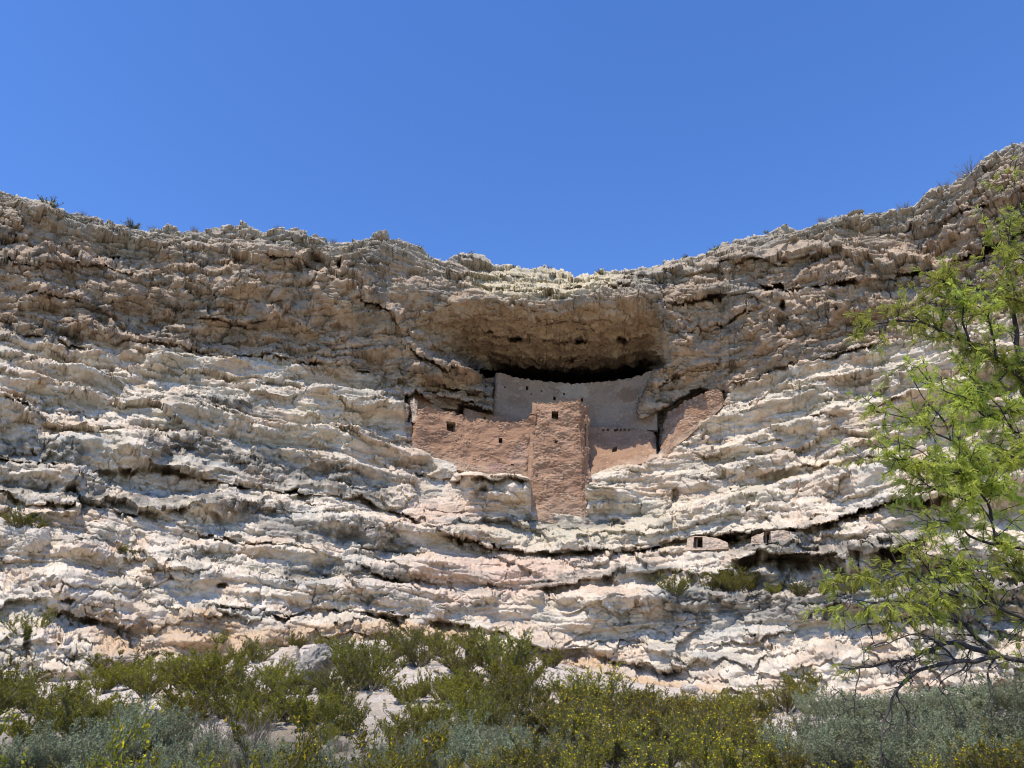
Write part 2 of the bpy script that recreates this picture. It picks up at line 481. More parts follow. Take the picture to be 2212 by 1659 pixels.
# ---- measured ledges: (line, depth of the undercut m, height below the line, lip out m, height of the lip band)
LEDGES = [
    ([(-260, 690), (0, 721), (173, 755), (312, 738), (382, 745), (486, 766), (572, 769), (642, 785), (729, 790), (800, 806)], 0.9, 14, 0.3, 26),
    ([(-260, 712), (0, 741), (139, 773), (174, 778), (260, 770), (330, 768)], 0.5, 9, 0.2, 14),
    ([(-260, 985), (0, 993), (76, 1004), (190, 1012), (270, 1017), (320, 1004), (400, 1023), (527, 1048), (674, 1063), (738, 1078), (780, 1076), (850, 1104), (927, 1141),
      (1000, 1165), (1060, 1178), (1130, 1188), (1200, 1195), (1290, 1187), (1380, 1186), (1440, 1168)], 1.6, 17, 0.5, 48),
    ([(940, 1152), (1000, 1165), (1060, 1178), (1130, 1188), (1200, 1195), (1290, 1187), (1380, 1186), (1440, 1168), (1470, 1160)], 0.8, 22, 0.9, 62),
    ([(-260, 1060), (0, 1069), (101, 1099), (190, 1090), (270, 1107), (358, 1107), (420, 1100), (480, 1118)], 1.2, 16, 0.5, 22),
    ([(0, 880), (60, 888), (130, 893), (185, 890)], 0.9, 9, 0.3, 16),
    ([(374, 878), (450, 880), (520, 893), (602, 915)], 0.3, 30, 0.45, 12),
    ([(430, 1150), (548, 1179), (640, 1180), (700, 1200), (760, 1215), (843, 1251), (902, 1251)], 0.8, 12, 0.35, 26),
    ([(464, 1305), (540, 1318), (611, 1339), (660, 1318), (717, 1310), (801, 1331), (850, 1339), (890, 1345)], 1.3, 11, 0.35, 24),
    ([(110, 1318), (180, 1330), (260, 1352), (300, 1358)], 0.9, 22, 0.4, 34),
    ([(823, 1325), (942, 1340), (1045, 1356), (1110, 1380), (1180, 1402), (1240, 1404), (1291, 1395)], 1.8, 34, 0.3, 26),
    ([(1300, 1418), (1400, 1438), (1500, 1462), (1580, 1470)], 0.8, 26, 0.1, 16),
    ([(1144, 1276), (1220, 1268), (1299, 1249), (1351, 1236), (1442, 1233), (1500, 1240), (1590, 1240), (1650, 1245)], 1.7, 42, 0.5, 14),
    ([(1583, 1207), (1600, 1208), (1648, 1196), (1757, 1200), (1808, 1200), (1880, 1195), (1954, 1183), (2008, 1156)], 3.6, 72, 1.2, 26),
    ([(1460, 1160), (1481, 1156), (1626, 1152), (1700, 1150), (1732, 1150), (1797, 1123), (1845, 1105), (1910, 1094), (1972, 1090), (2060, 1075)], 2.2, 24, 1.9, 120),
    ([(1640, 618), (1695, 616), (1801, 612), (1851, 609), (1942, 597), (2018, 578), (2094, 548), (2200, 500), (2350, 440)], 1.5, 20, 0.5, 50),
    ([(1950, 490), (2030, 478), (2100, 465), (2160, 440), (2250, 400)], 0.8, 10, 0.3, 20),
    ([(1570, 842), (1640, 815), (1752, 778), (1885, 757), (1950, 740)], 0.9, 12, 0.4, 40),
    ([(895, 1014), (953, 1034), (1020, 1041), (1073, 1051), (1147, 1051)], 1.6, 16, 0.4, 28),
    ([(1035, 716), (1110, 731), (1180, 727), (1250, 735), (1345, 736), (1405, 722)], 0.7, 9, 0.35, 16),
    ([(905, 705), (990, 688), (1087, 684), (1176, 697), (1260, 690), (1390, 692)], 0.35, 6, 0.25, 12),
    ([(930, 752), (1010, 764), (1100, 768), (1220, 776), (1330, 770), (1420, 760)], 0.4, 7, 0.3, 14),
    ([(870, 735), (905, 770), (960, 800), (1020, 818)], 1.2, 11, 1.0, 26), ([(860, 790), (910, 815), (960, 838), (1060, 860)], 1.2, 10, 0.8, 24), ([(915, 852), (980, 868), (1062, 886)], 0.9, 9, 0.6, 16),
    ([(770, 640), (820, 660), (860, 700), (885, 740)], 0.9, 10, 0.8, 34), ([(1424, 690), (1450, 740), (1452, 790), (1440, 830)], 0.8, 9, 0.6, 40), ([(1440, 655), (1520, 645), (1600, 640), (1660, 655)], 1.0, 10, 0.7, 30), ([(1470, 600), (1560, 575), (1660, 560), (1760, 545), (1860, 520)], 0.7, 8, 0.6, 20),
    ([(0, 560), (90, 575), (200, 570), (300, 590)], 0.7, 8, 0.6, 22), ([(60, 640), (160, 655), (240, 690)], 0.8, 9, 0.7, 26), ([(420, 690), (520, 700), (600, 690), (690, 720)], 0.8, 9, 0.7, 30), ([(560, 560), (640, 570), (720, 600)], 0.7, 8, 0.6, 24),
    ([(1395, 850), (1440, 820), (1500, 800), (1560, 790)], 0.5, 8, 0.4, 18), ([(1440, 720), (1500, 712), (1570, 690), (1640, 670)], 0.7, 9, 0.4, 22),
    ([(1060, 590), (1120, 600), (1200, 605), (1236, 610), (1300, 607), (1400, 598)], 0.7, 8, 0.25, 12),
    ([(960, 590), (1060, 618), (1150, 625), (1240, 628), (1340, 625), (1440, 600)], 0.7, 9, 0.2, 14),
    ([(1490, 985), (1560, 990), (1620, 965), (1700, 955)], 0.6, 12, 0.3, 22),
    ([(1255, 1060), (1300, 1062), (1380, 1058)], 0.5, 8, 0.2, 14),
    ([(1640, 1030), (1760, 1000), (1840, 990), (1960, 1000)], 0.8, 30, 0.5, 26),
    ([(1730, 905), (1820, 900), (1900, 880), (2000, 870)], 0.8, 12, 0.3, 26),
]
stain = np.zeros_like(Y)
for n, (pl, dep, hb, lo, hl) in enumerate(LEDGES):
    us = [p[0] for p in pl]
    ends = sst(us[0] - 12, us[0] + 25, U) * sst(us[-1] + 12, us[-1] - 25, U)
    dv = V - (line(pl, U) + 3.0 * fbm(Wm / 3.0, Zm * 0 + n, 3, 400 + n, 0.6) + 6.0 * facets(Wm / 1.4, Zm * 0 + n + 0.3, 401 + n))
    thick = hb * (0.55 + 0.75 * np.clip(perlin(Wm / 2.5, Zm * 0 + 5.5 * n, 430 + n) + 0.5, 0, 1.2))
    dm = dep * np.clip(0.55 + 1.5 * fbm(Wm / 3.0, Zm * 0 + 1.5 * n, 3, 460 + n), 0.0, 1.3)
    cut = sst(-1.0, 2.5, dv) * (1 - sst(0.25, 1.0, dv / thick))
    lip = sst(-hl, -hl * 0.25, dv) * sst(2.5, -0.5, dv)
    DR += ends * (dm * cut - lo * lip)
# shelf with the bushes: set back above the line
SHELF = [(1400, 1268), (1481, 1284), (1641, 1282), (1736, 1288), (1881, 1274), (2027, 1270), (2212, 1262), (2500, 1240)]
dv = V - (line(SHELF, U) + 3.0 * fbm(Wm / 1.5, Zm * 0, 4, 500))
DR += 2.0 * sst(0.5, -2.5, dv) * sst(-70, -12, dv) * sst(1380, 1420, U)
DR -= 0.9 * sst(-2, 3, dv) * sst(70, 10, dv) * sst(1380, 1420, U)

# ---- bulges (+ out) and holes (- in): u, v, ru, rv, metres
BLOBS = [
    (1510, 720, 60, 60, 0.5), (700, 640, 55, 60, 1.0), (470, 640, 90, 45, 1.0), (250, 620, 80, 40, 0.9), (60, 600, 60, 50, 1.0), (1760, 690, 60, 30, 1.1), (1950, 560, 90, 28, 1.0), (1620, 560, 80, 25, 0.8),
    (1831, 631, 30, 42, 1.6), (1923, 655, 85, 34, 1.7), (1649, 708, 26, 50, 1.0), (1600, 690, 30, 60, 0.8), (1690, 665, 40, 18, 0.7),
    (1480, 760, 45, 40, 0.8), (1700, 745, 60, 30, 0.9), (1505, 620, 30, 18, 0.8),
    (660, 690, 32, 36, 1.2), (560, 680, 30, 25, 0.7), (740, 740, 60, 45, 0.6), (780, 640, 40, 50, 0.8), (610, 545, 45, 45, 1.2), (825, 512, 14, 10, 0.8),
    (360, 720, 60, 26, 1.2), (160, 640, 70, 30, 0.8), (430, 600, 70, 30, 0.7), (120, 700, 60, 22, 0.6), (880, 720, 40, 60, 0.6),
    (950, 745, 60, 20, 0.9), (1000, 850, 60, 14, 1.0), (1010, 880, 60, 8, -0.8),
    (1117, 1070, 40, 18, 1.5), (1020, 1040, 22, 12, 0.8), (895, 985, 24, 14, 1.2), (950, 1012, 50, 12, 0.8),
    (1045, 1066, 10, 9, -1.4), (1030, 1072, 5, 6, -0.9), (1300, 1095, 45, 24, -1.3), (1340, 1090, 8, 18, 0.9),
    (1460, 1072, 9, 14, -1.8), (1490, 1045, 40, 26, 0.7), (1545, 1000, 40, 10, -0.9),
    (245, 553, 14, 5, -1.8), (680, 572, 22, 20, -1.8), (730, 576, 5, 7, -1.6), (357, 696, 26, 9, -0.7), (1690, 660, 7, 9, -1.8), (1540, 645, 22, 7, -1.0),
    (1057, 716, 11, 6, -2.0), (1113, 735, 14, 6, -2.0), (1180, 733, 10, 4, -0.6), (1253, 738, 11, 6, -2.0), (1345, 738, 15, 6, -2.0), (1232, 778, 9, 7, -1.5),
    (480, 1268, 12, 5, -1.4), (145, 1303, 16, 6, -1.3), (190, 1342, 20, 6, -1.0), (200, 1345, 9, 4, -1.0), (160, 1425, 16, 6, -0.7), (332, 1415, 14, 6, -0.8), (368, 1415, 8, 4, -0.8),
    (825, 1333, 14, 7, -2.2), (950, 1350, 30, 14, -2.0), (800, 1180, 20, 18, 1.0), (690, 1185, 26, 24, 0.9), (745, 1250, 40, 26, 0.6),
    (1700, 1226, 56, 20, -3.4), (1935, 1088, 20, 7, -1.8), (1580, 1168, 20, 8, -1.6), (1820, 1140, 110, 22, 1.0), (1215, 1300, 60, 24, -1.1), (1290, 1345, 70, 20, 0.9),
    (1270, 1425, 60, 22, -1.3), (1540, 1350, 80, 40, 0.5), (1780, 1330, 60, 25, 0.6), (1780, 1010, 60, 16, 0.9), (430, 1385, 160, 14, 0.9),
    (150, 1370, 90, 22, 0.8), (60, 1390, 10, 45, -0.9), (250, 1385, 60, 26, -0.8), (2110, 1330, 30, 80, 1.0), (2070, 1330, 14, 80, -1.0),
]
for (u0, v0, ru, rv, a) in BLOBS:
    k0, k1 = np.searchsorted(U1, [u0 - 3 * ru, u0 + 3 * ru])
    sl = (slice(None), slice(k0, k1))
    d2 = ((U[sl] - u0) / ru) ** 2 + ((V[sl] - v0) / rv) ** 2
    d2 = d2 * (1 + 0.5 * perlin(Wm[sl] / 1.2, Zm[sl] / 0.9, 600))
    DR[sl] -= a * np.exp(-d2 ** (1.0 if a > 0 else 2.0))
# small cave rooms: flat recess that the masonry closes
rooms = sst(1478, 1490, U) * sst(1722, 1705, U) * sst(-2, 2, V - line([(1480, 1160), (1520, 1154), (1560, 1158), (1600, 1168), (1640, 1152), (1700, 1146), (1730, 1152)], U)) * sst(4, -2, V - line([(1480, 1186), (1600, 1182), (1640, 1172), (1730, 1160)], U))
DR += 1.4 * rooms
# keep the rock behind the walls of the dwelling
CLEAR = [
    ([(884, 892), (905, 880), (1000, 890), (1090, 905), (1165, 890)], [(884, 955), (930, 984), (985, 1000), (1060, 1012), (1165, 1020)], 893, 1165, 2.0),
    ([(1150, 860), (1275, 860)], [(1150, 1104), (1275, 1116)], 1148, 1262, 2.2),
    ([(900, 1040), (965, 1012), (1008, 1060)], [(900, 1076), (966, 1098), (1008, 1094)], 905, 1004, 0.3),
    ([(1250, 915), (1420, 925)], [(1250, 1036), (1303, 1016), (1366, 996), (1420, 974)], 1250, 1424, 2.0),
    ([(1440, 890), (1470, 872), (1520, 846), (1565, 846)], [(1440, 975), (1500, 915), (1570, 866)], 1440, 1566, 1.5),
]
for top, bot, u0, u1, dep in CLEAR:
    DR += dep * sst(-3, 3, V - line(top, U)) * sst(3, -3, V - line(bot, U)) * sst(u0 - 2, u0 + 4, U) * sst(u1 + 2, u1 - 4, U)

edge = sst(0, 0.012, T1)[:, None]
D *= (0.5 + 0.5 * sst(0, 26, V - rimv[None, :]))            # the rim keeps its surveyed line
calm = np.clip(rooms, 0, 1)
for top, bot, u0, u1, dep in CLEAR:
    calm = np.maximum(calm, sst(-14, 0, V - line(top, U)) * sst(26, 6, V - line(bot, U)) * sst(u0 - 10, u0, U) * sst(u1 + 10, u1, U))
D *= 1 - 0.7 * calm
DR += 2.2 * sst(878, 884, U) * sst(948, 938, U) * sst(0, 3, V - line([(878, 864), (897, 848), (945, 886)], U)) * sst(925, 912, V)
DR += 3.5 * sst(0, 3, V - line([(985, 876), (1061, 892), (1072, 902)], U)) * sst(985, 1000, U) * sst(1072, 1066, U) * sst(925, 912, V)
Yr = Y + DR
Yd = Yr + D
Xd = S_ * Yd
Zd = EYE + R_ * Yr + 0.05 * fbm(Wm / 0.6, Zm / 0.4, 3, 520) * edge
# ---- finest relief along the true normal
Pc = np.stack([Xd, Yd, Zd], -1)


def normals(P):
    du = np.gradient(P, axis=1); dv_ = np.gradient(P, axis=0)
    n = np.cross(dv_, du)
    n /= np.linalg.norm(n, axis=-1, keepdims=True) + 1e-9
    return n


Nn = normals(Pc)
for ax in (0, 1):                    # slightly smoothed normals keep the small relief from folding
    Nn = (np.roll(Nn, 1, ax) + 2 * Nn + np.roll(Nn, -1, ax)) / 4
    Nn = (np.roll(Nn, 2, ax) + 2 * Nn + np.roll(Nn, -2, ax)) / 4
Nn /= np.linalg.norm(Nn, axis=-1, keepdims=True) + 1e-9
Nn *= np.where(Nn[..., 1:2] > 0, -1, 1)
fine = 0.10 * billow(Wm / 0.42 + Yd / 0.5, Zm / 0.30 - Yd / 0.4, 3, 540, 0.6) + 0.05 * fbm(Wm / 0.2 + Yd, Zm / 0.16, 2, 560)
rc = ceil_m * 1.5 * (0.40 * (billow(Wm / 2.2, DR / 1.6, 4, 570, 0.6) - 0.3) + 0.22 * facets(Wm / 2.4, DR / 1.3, 68) + 0.10 * facets(Wm / 0.8, DR / 0.5, 69))
Pc = Pc + Nn * (fine * (0.25 + 0.75 * np.clip(rough, 0, 1)) * 0.7 - fac2 * (0.35 + 0.6 * np.clip(rough, 0, 1)) * (1 - 0.5 * ceil_m) * (1 - 0.7 * calm) - DN * (0.5 - 0.1 * brown) * (1 - 0.6 * toprim) * (1 - 0.7 * calm) * (0.3 + 0.7 * sst(0, 14, V - rimv[None, :])) + rc)[..., None]

# ---- colours of the rock itself
def mixc(c, col, m):
    return c * (1 - m[..., None]) + np.array(col, np.float32) * m[..., None]


n_a = fbm(Wm / 5, Zm / 2.2, 4, 700); n_b = fbm(Wm / 1.1, Zm / 0.6, 4, 710); n_c = fbm(Wm / 14, Zm / 9, 3, 720)
C = np.ones(Y.shape + (3,), np.float32) * np.array((0.63, 0.54, 0.43), np.float32)
C = mixc(C, (0.54, 0.425, 0.315), sst(-0.05, 0.5, n_a + 0.3 * n_b))                 # pinkish
C = mixc(C, (0.44, 0.385, 0.295), sst(0.1, 0.6, -n_a + 0.3 * n_b) * 0.8)          # greyish beds
C = mixc(C, (0.60, 0.51, 0.37), sst(0.2, 0.6, fbm(Wm / 12, Zm / 0.9, 3, 730)) * 0.4)  # yellow beds
bc = np.ones_like(C) * np.array((0.395, 0.295, 0.208), np.float32)
bc = mixc(bc, (0.45, 0.345, 0.245), sst(-0.1, 0.5, n_a))
bc = mixc(bc, (0.33, 0.24, 0.17), sst(0.0, 0.6, n_b))
bc = mixc(bc, (0.22, 0.19, 0.155), sst(0.1, 0.5, fbm(Wm / 4, Zm / 2.5, 4, 740)) * 0.8)
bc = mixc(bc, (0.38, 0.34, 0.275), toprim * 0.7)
bc = mixc(bc, (0.55, 0.47, 0.32), sst(0.0, 0.3, inpoly(1180, 610, 190, 40) - 0.3) * 0.8)
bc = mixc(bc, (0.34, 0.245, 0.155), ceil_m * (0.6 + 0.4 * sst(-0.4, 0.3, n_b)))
bc = mixc(bc, (0.07, 0.058, 0.048), ceil_m * sst(0.66, 0.92, tt + 0.1 * n_b) * 0.9)   # hearth soot, and the deep shade at the alcove's back painted in
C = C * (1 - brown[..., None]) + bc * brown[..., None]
# tan undercuts near the foot
tan = np.clip(sst(0, 14, V - line([(-200, 1400), (230, 1345), (430, 1318), (611, 1346), (850, 1345), (942, 1345), (1045, 1360), (1117, 1390), (1180, 1405), (1291, 1402), (1319, 1430), (1500, 1466), (1600, 1490), (2300, 1500)], U) + jit) , 0, 1) * sst(180, 230, U)
C = mixc(C, (0.50, 0.35, 0.215), tan * 0.85)
# pink patch under the dwelling, reddish wash from the mud walls
C = mixc(C, (0.56, 0.40, 0.30), np.clip(1.3 * inpoly(1080, 1240, 190, 55) + 0.9 * inpoly(960, 1110, 110, 35), 0, 1) * 0.8)
C = mixc(C, (0.53, 0.37, 0.26), np.clip(inpoly(890, 1000, 40, 60) + inpoly(1440, 985, 60, 25), 0, 1) * 0.6)
C = mixc(C, (0.40, 0.365, 0.305), np.clip(1.1 * inpoly(1500, 1335, 90, 50) + 1.0 * inpoly(1660, 1330, 120, 30) + inpoly(2050, 1340, 90, 90), 0, 1) * 0.7)
C = mixc(C, (0.50, 0.44, 0.32), np.clip(1.2 * inpoly(1230, 1150, 200, 30), 0, 1) * 0.8)
# grey-black lichen on ledge fronts
LICHEN = [([(-260, 965), (0, 972), (100, 985), (200, 1000)], 28, -260, 190), ([(320, 965), (480, 990), (700, 1035), (840, 1062)], 30, 300, 850), ([(0, 1050), (100, 1062), (210, 1075)], 16, -100, 240),
          ([(250, 1090), (420, 1078), (520, 1100), (620, 1120)], 18, 240, 620), ([(374, 868), (480, 875), (600, 905)], 13, 370, 610), ([(1150, 1266), (1300, 1240), (1450, 1226)], 8, 1144, 1460),
          ([(1585, 1190), (1650, 1178), (1700, 1182), (1800, 1190), (1960, 1172), (2010, 1145)], 14, 1580, 2020), ([(1430, 1300), (1640, 1300), (1900, 1292), (2200, 1285)], 38, 1420, 2300),
          ([(1000, 1128), (1100, 1124), (1180, 1126), (1300, 1128), (1350, 1122)], 9, 960, 1360), ([(2080, 1290), (2110, 1330), (2130, 1400)], 50, 2075, 2150),
          ([(600, 1140), (800, 1165), (880, 1190)], 20, 560, 900), ([(620, 1240), (760, 1232), (850, 1245)], 16, 600, 880)]
for k, (pl, hw, u0, u1) in enumerate(LICHEN):
    m = np.exp(-((V - line(pl, U) + 8 * n_b) / hw) ** 2) * sst(u0 - 15, u0 + 25, U) * sst(u1 + 15, u1 - 25, U)
    C = mixc(C, (0.165, 0.15, 0.125), np.clip(m * (1.0 + 1.1 * n_b), 0, 1) * 0.9)
lich = sst(0.28, 0.55, fbm(Wm / 5, Zm / 0.8, 4, 760)) * (1 - ceil_m)
C = mixc(C, (0.30, 0.27, 0.225), lich * 0.55)
C = mixc(C, (0.42, 0.43, 0.40), sst(0.3, 0.6, fbm(Wm / 9, Zm / 1.5, 3, 770)) * 0.35 * (1 - brown))
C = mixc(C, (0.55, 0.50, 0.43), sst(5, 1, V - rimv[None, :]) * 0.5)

# ---- plateau behind the rim
back = []
for dy, dz in ((0.6, 0.05), (2.5, -0.1), (8, -0.5), (40, -3)):
    q = Pc[0].copy()
    q[:, 1] += dy; q[:, 0] += dy * S_[0]; q[:, 2] += dz
    back.append(q)
Pfull = np.concatenate([np.array(back[::-1]), Pc], 0)
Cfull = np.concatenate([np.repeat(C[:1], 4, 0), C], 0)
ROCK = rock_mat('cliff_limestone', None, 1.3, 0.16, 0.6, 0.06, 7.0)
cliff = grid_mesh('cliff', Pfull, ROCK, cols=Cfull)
tag(cliff, kind='structure')
CLIFF_Y = Pc[..., 1]


def cliff_y(u, v):
    """distance of the finished rock face on a sighting"""
    i = int(np.clip(np.searchsorted(U1, u), 0, NU - 1))
    j = int(np.clip(np.searchsorted(V[:, i], v), 0, NV - 1))
    return float(CLIFF_Y[j, i])
# ================================================================== CLIFF DWELLING
def catmull(K, n):
    """resample the rows of K along a smooth curve, n samples, nearly even spacing"""
    K = np.asarray(K, float); m = len(K)
    if m == 2:
        t = np.linspace(0, 1, n)[:, None]
        return K[0] * (1 - t) + K[1] * t
    P = np.vstack([2 * K[0] - K[1], K, 2 * K[-1] - K[-2]])
    out = []
    for i in range(m - 1):
        t = np.linspace(0, 1, 40, endpoint=False)[:, None]
        a, b, c, d = P[i], P[i + 1], P[i + 2], P[i + 3]
        out.append(0.5 * (2 * b + (c - a) * t + (2 * a - 5 * b + 4 * c - d) * t ** 2 + (3 * b - a - 3 * c + d) * t ** 3))
    out = np.vstack(out + [K[-1:]])
    L = np.r_[0, np.cumsum(np.linalg.norm(np.diff(out[:, :3], axis=0), axis=1))]
    q = np.linspace(0, L[-1], n)
    return np.stack([np.interp(q, L, out[:, k]) for k in range(out.shape[1])], 1)


CLAY = (0.335, 0.196, 0.122)
CLAY_DARK = (0.272, 0.158, 0.098)
PLASTER = (0.33, 0.245, 0.18)
MUD = rock_mat('mud_mortared_stone', None, 2.0, 0.14, 0.5, 0.03, 14.0)
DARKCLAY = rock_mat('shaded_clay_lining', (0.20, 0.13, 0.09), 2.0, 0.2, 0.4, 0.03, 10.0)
WOOD = rock_mat('weathered_timber', (0.30, 0.21, 0.12), 4.0, 0.3, 0.5, 0.01, 30.0)


def masonry_wall(name, cols, parent, th=0.5, res=0.06, holes=(), stone=0.05, bare=0.5, color=CLAY, color2=CLAY_DARK, jag=0.12,
                 seed=0, smoothk=True, plaster=None, foot=True, seat=False):
    """cols: (u,v,y of the wall head ; u,v,y of its foot).  holes: (u0,v0,u1,v1) sightings of openings."""
    K = []
    for (ut, vt, yt, ub, vb, yb) in cols:
        if seat:                                # stands just inside the lip of its ledge
            yb = cliff_y(ub, vb + 9) + 0.25; yt = yb + 0.1
        elif foot:
            yb = min(max(cliff_y(ub, vb + 7) + 0.15, yb - 0.8), yb + 0.8)
        pt, pb = at(ut, vt, yt), at(ub, vb, yb)
        if foot:
            pb = pb + 0.07 * (pb - pt)          # footing sunk into the ledge
        K.append(np.r_[pt, pb])
    K = np.array(K)
    Lh = np.linalg.norm(np.diff(K[:, :3], axis=0), axis=1).sum()
    H = np.linalg.norm(K[:, :3] - K[:, 3:], axis=1).max()
    nx = max(6, int(Lh / res)); ny = max(6, int(H / res))
    Q = catmull(K, nx) if smoothk else np.stack([np.interp(np.linspace(0, 1, nx), np.r_[0, np.cumsum(np.linalg.norm(np.diff(K[:, :3], axis=0), axis=1))] / Lh, K[:, k]) for k in range(6)], 1)
    t = np.linspace(0, 1, ny)[:, None, None]
    P = Q[None, :, :3] * (1 - t) + Q[None, :, 3:] * t
    xl = np.linspace(0, Lh, nx)[None, :] + np.zeros((ny, 1))
    zl = P[..., 2]
    P[..., 2] += (jag * (fbm(xl / 0.6, xl * 0 + seed, 4, 800 + seed, 0.6) - 0.2)) * (1 - t[..., 0]) ** 2 * np.ones_like(xl)
    n = normals(P)
    n *= np.where(((P - np.array([0, 0, EYE])) * n).sum(-1, keepdims=True) > 0, -1, 1)
    # stones set in mud: rounded courses, mud smeared over part of them
    qx = xl / 0.34 + 0.3 * fbm(xl / 0.5, zl / 0.5, 2, 810 + seed); qz = zl / 0.19 + 0.3 * fbm(xl / 0.5, zl / 0.5, 2, 812 + seed)
    a, b, cid = worley(qx, qz, 30 + seed)
    expo = np.clip(bare + 0.9 * fbm(xl / 1.6, zl / 1.1, 4, 815 + seed), 0, 1)
    expo = np.maximum(expo, 0.9 * sst(0.55, 0.1, t[..., 0] * H))
    d = stone * (0.9 * (0.6 - a) + 1.0 * cid - 0.8 * np.exp(-((b - a) / 0.12) ** 2)) * (0.15 + 0.85 * expo)
    d += stone * 0.9 * (billow(xl / 0.5, zl / 0.3, 4, 820 + seed) - 0.4) * (0.4 + 0.6 * expo) + stone * 2.6 * fbm(xl / 2.2, zl / 1.6, 3, 825 + seed)
    F = P + n * d[..., None]
    # colours: mud, stones, patches of plaster
    c = np.ones((ny, nx, 3)) * np.array(color)
    pm = sst(-0.2, 0.5, fbm(xl / 2.5, zl / 1.5, 4, 830 + seed))[..., None]
    c = c * (1 - pm) + np.array(color2) * pm
    rub = (sst(0.72, 0.92, t[..., 0] + 0.12 * fbm(xl / 0.8, zl / 0.6, 3, 845 + seed)) * (0.6 if foot else 0.0))[..., None]
    c = c * (1 - rub) + np.array((0.42, 0.30, 0.21)) * rub
    sm = ((cid > 0.72) * expo * sst(0.45, 0.25, a))[..., None] * 0.75
    c = c * (1 - sm) + np.array((0.48, 0.36, 0.265)) * sm
    if plaster is not None:
        for (pu, pv, ru, rv, pc) in plaster:
            # position of the patch along the wall, in wall metres
            s_, r_ = bearing(pu, pv)
            j = np.argmin(np.abs(P[..., 0] / P[..., 1] - s_) + np.abs((P[..., 2] - EYE) / P[..., 1] - r_))
            jy, jx = np.unravel_index(j, (ny, nx))
            k = P[jy, jx, 1] / FP
            dd = ((xl - xl[0, jx]) / (ru * k)) ** 2 + ((zl - zl[jy, jx]) / (rv * k)) ** 2 + 0.7 * fbm(xl / 0.8, zl / 0.7, 4, 840 + seed)
            w = sst(1.1, 0.85, dd)[..., None]
            c = c * (1 - w) + np.array(pc) * w
    # openings
    keep = np.ones((ny - 1, nx - 1), bool)
    fc = 0.25 * (P[:-1, :-1] + P[1:, :-1] + P[:-1, 1:] + P[1:, 1:])
    fs, fr = fc[..., 0] / fc[..., 1], (fc[..., 2] - EYE) / fc[..., 1]
    boxes = []
    for h in holes:
        u0, v0, u1, v1 = h[:4]
        s0, r1 = bearing(u0, v0); s1, r0 = bearing(u1, v1)
        m = (fs > s0) & (fs < s1) & (fr > r0) & (fr < r1)
        if not m.any():
            continue
        keep &= ~m
        jj, ii = np.where(m)
        j0, j1, i0, i1 = jj.min(), jj.max() + 1, ii.min(), ii.max() + 1
        keep[j0:j1, i0:i1] = False
        cc = n[(j0 + j1) // 2, (i0 + i1) // 2]
        boxes.append((F[j0, i0:i1 + 1], F[j1, i0:i1 + 1], F[j0:j1 + 1, i0], F[j0:j1 + 1, i1], cc, h))
    B = P - n * th
    V_ = np.concatenate([F.reshape(-1, 3), B.reshape(-1, 3)])
    idx = np.arange(ny * nx).reshape(ny, nx); off = ny * nx
    q = np.stack([idx[:-1, :-1], idx[1:, :-1], idx[1:, 1:], idx[:-1, 1:]], -1)
    fr_ = q[keep]; bk = q[keep][:, ::-1] + off
    def strip(e):
        e = np.asarray(e)
        return np.stack([e[:-1], e[1:], e[1:] + off, e[:-1] + off], -1)
    faces = np.concatenate([fr_, bk, strip(idx[0]), strip(idx[:, 0]), strip(idx[:, -1]), strip(idx[-1])])
    o = raw_mesh(name, V_, faces, MUD, parent, smooth=True)
    ca = o.data.color_attributes.new('tint', 'FLOAT_COLOR', 'POINT')
    c4 = np.ones((2 * ny * nx, 4), np.float32); c4[:ny * nx, :3] = c.reshape(-1, 3); c4[ny * nx:, :3] = c.reshape(-1, 3)
    ca.data.foreach_set('color', c4.reshape(-1))
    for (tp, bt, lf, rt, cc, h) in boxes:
        depth = h[4] if len(h) > 4 else 1.1
        kind = h[5] if len(h) > 5 else 'window'
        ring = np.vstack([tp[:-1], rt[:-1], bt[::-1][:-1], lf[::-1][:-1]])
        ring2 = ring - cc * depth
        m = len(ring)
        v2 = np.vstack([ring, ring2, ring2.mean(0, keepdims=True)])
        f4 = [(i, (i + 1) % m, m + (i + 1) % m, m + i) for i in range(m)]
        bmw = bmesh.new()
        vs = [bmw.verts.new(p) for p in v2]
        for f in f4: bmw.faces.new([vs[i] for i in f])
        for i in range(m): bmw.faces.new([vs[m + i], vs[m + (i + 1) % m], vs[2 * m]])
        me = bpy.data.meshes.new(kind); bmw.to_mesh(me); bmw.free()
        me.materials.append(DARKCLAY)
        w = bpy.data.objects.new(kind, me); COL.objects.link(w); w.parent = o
        if len(h) > 6:
            # timber lintel across the head of the opening: three split poles
            a0, a1 = tp[0], tp[-1]
            ax = (a1 - a0) / np.linalg.norm(a1 - a0)
            bml = bmesh.new()
            for k in range(3):
                c0 = (a0 + a1) / 2 - cc * (0.10 + 0.16 * k) + np.array([0, 0, 0.01])
                hl = np.linalg.norm(a1 - a0) / 2 + 0.14
                M = Matrix.Translation(Vector(c0)) @ Vector((0, 0, 1)).rotation_difference(Vector(ax)).to_matrix().to_4x4()
                bmesh.ops.create_cone(bml, cap_ends=True, segments=8, radius1=0.075, radius2=0.065, depth=2 * hl, matrix=M)
            me = bpy.data.meshes.new('lintel'); bml.to_mesh(me); bml.free(); me.materials.append(WOOD)
            l = bpy.data.objects.new('lintel', me); COL.objects.link(l); l.parent = o
    return o


dw = empty('cliff_dwelling', (0, 0, 0))
tag(dw, 'ancient reddish mud and stone dwelling with square tower built into the deep cliff alcove', 'ruin')

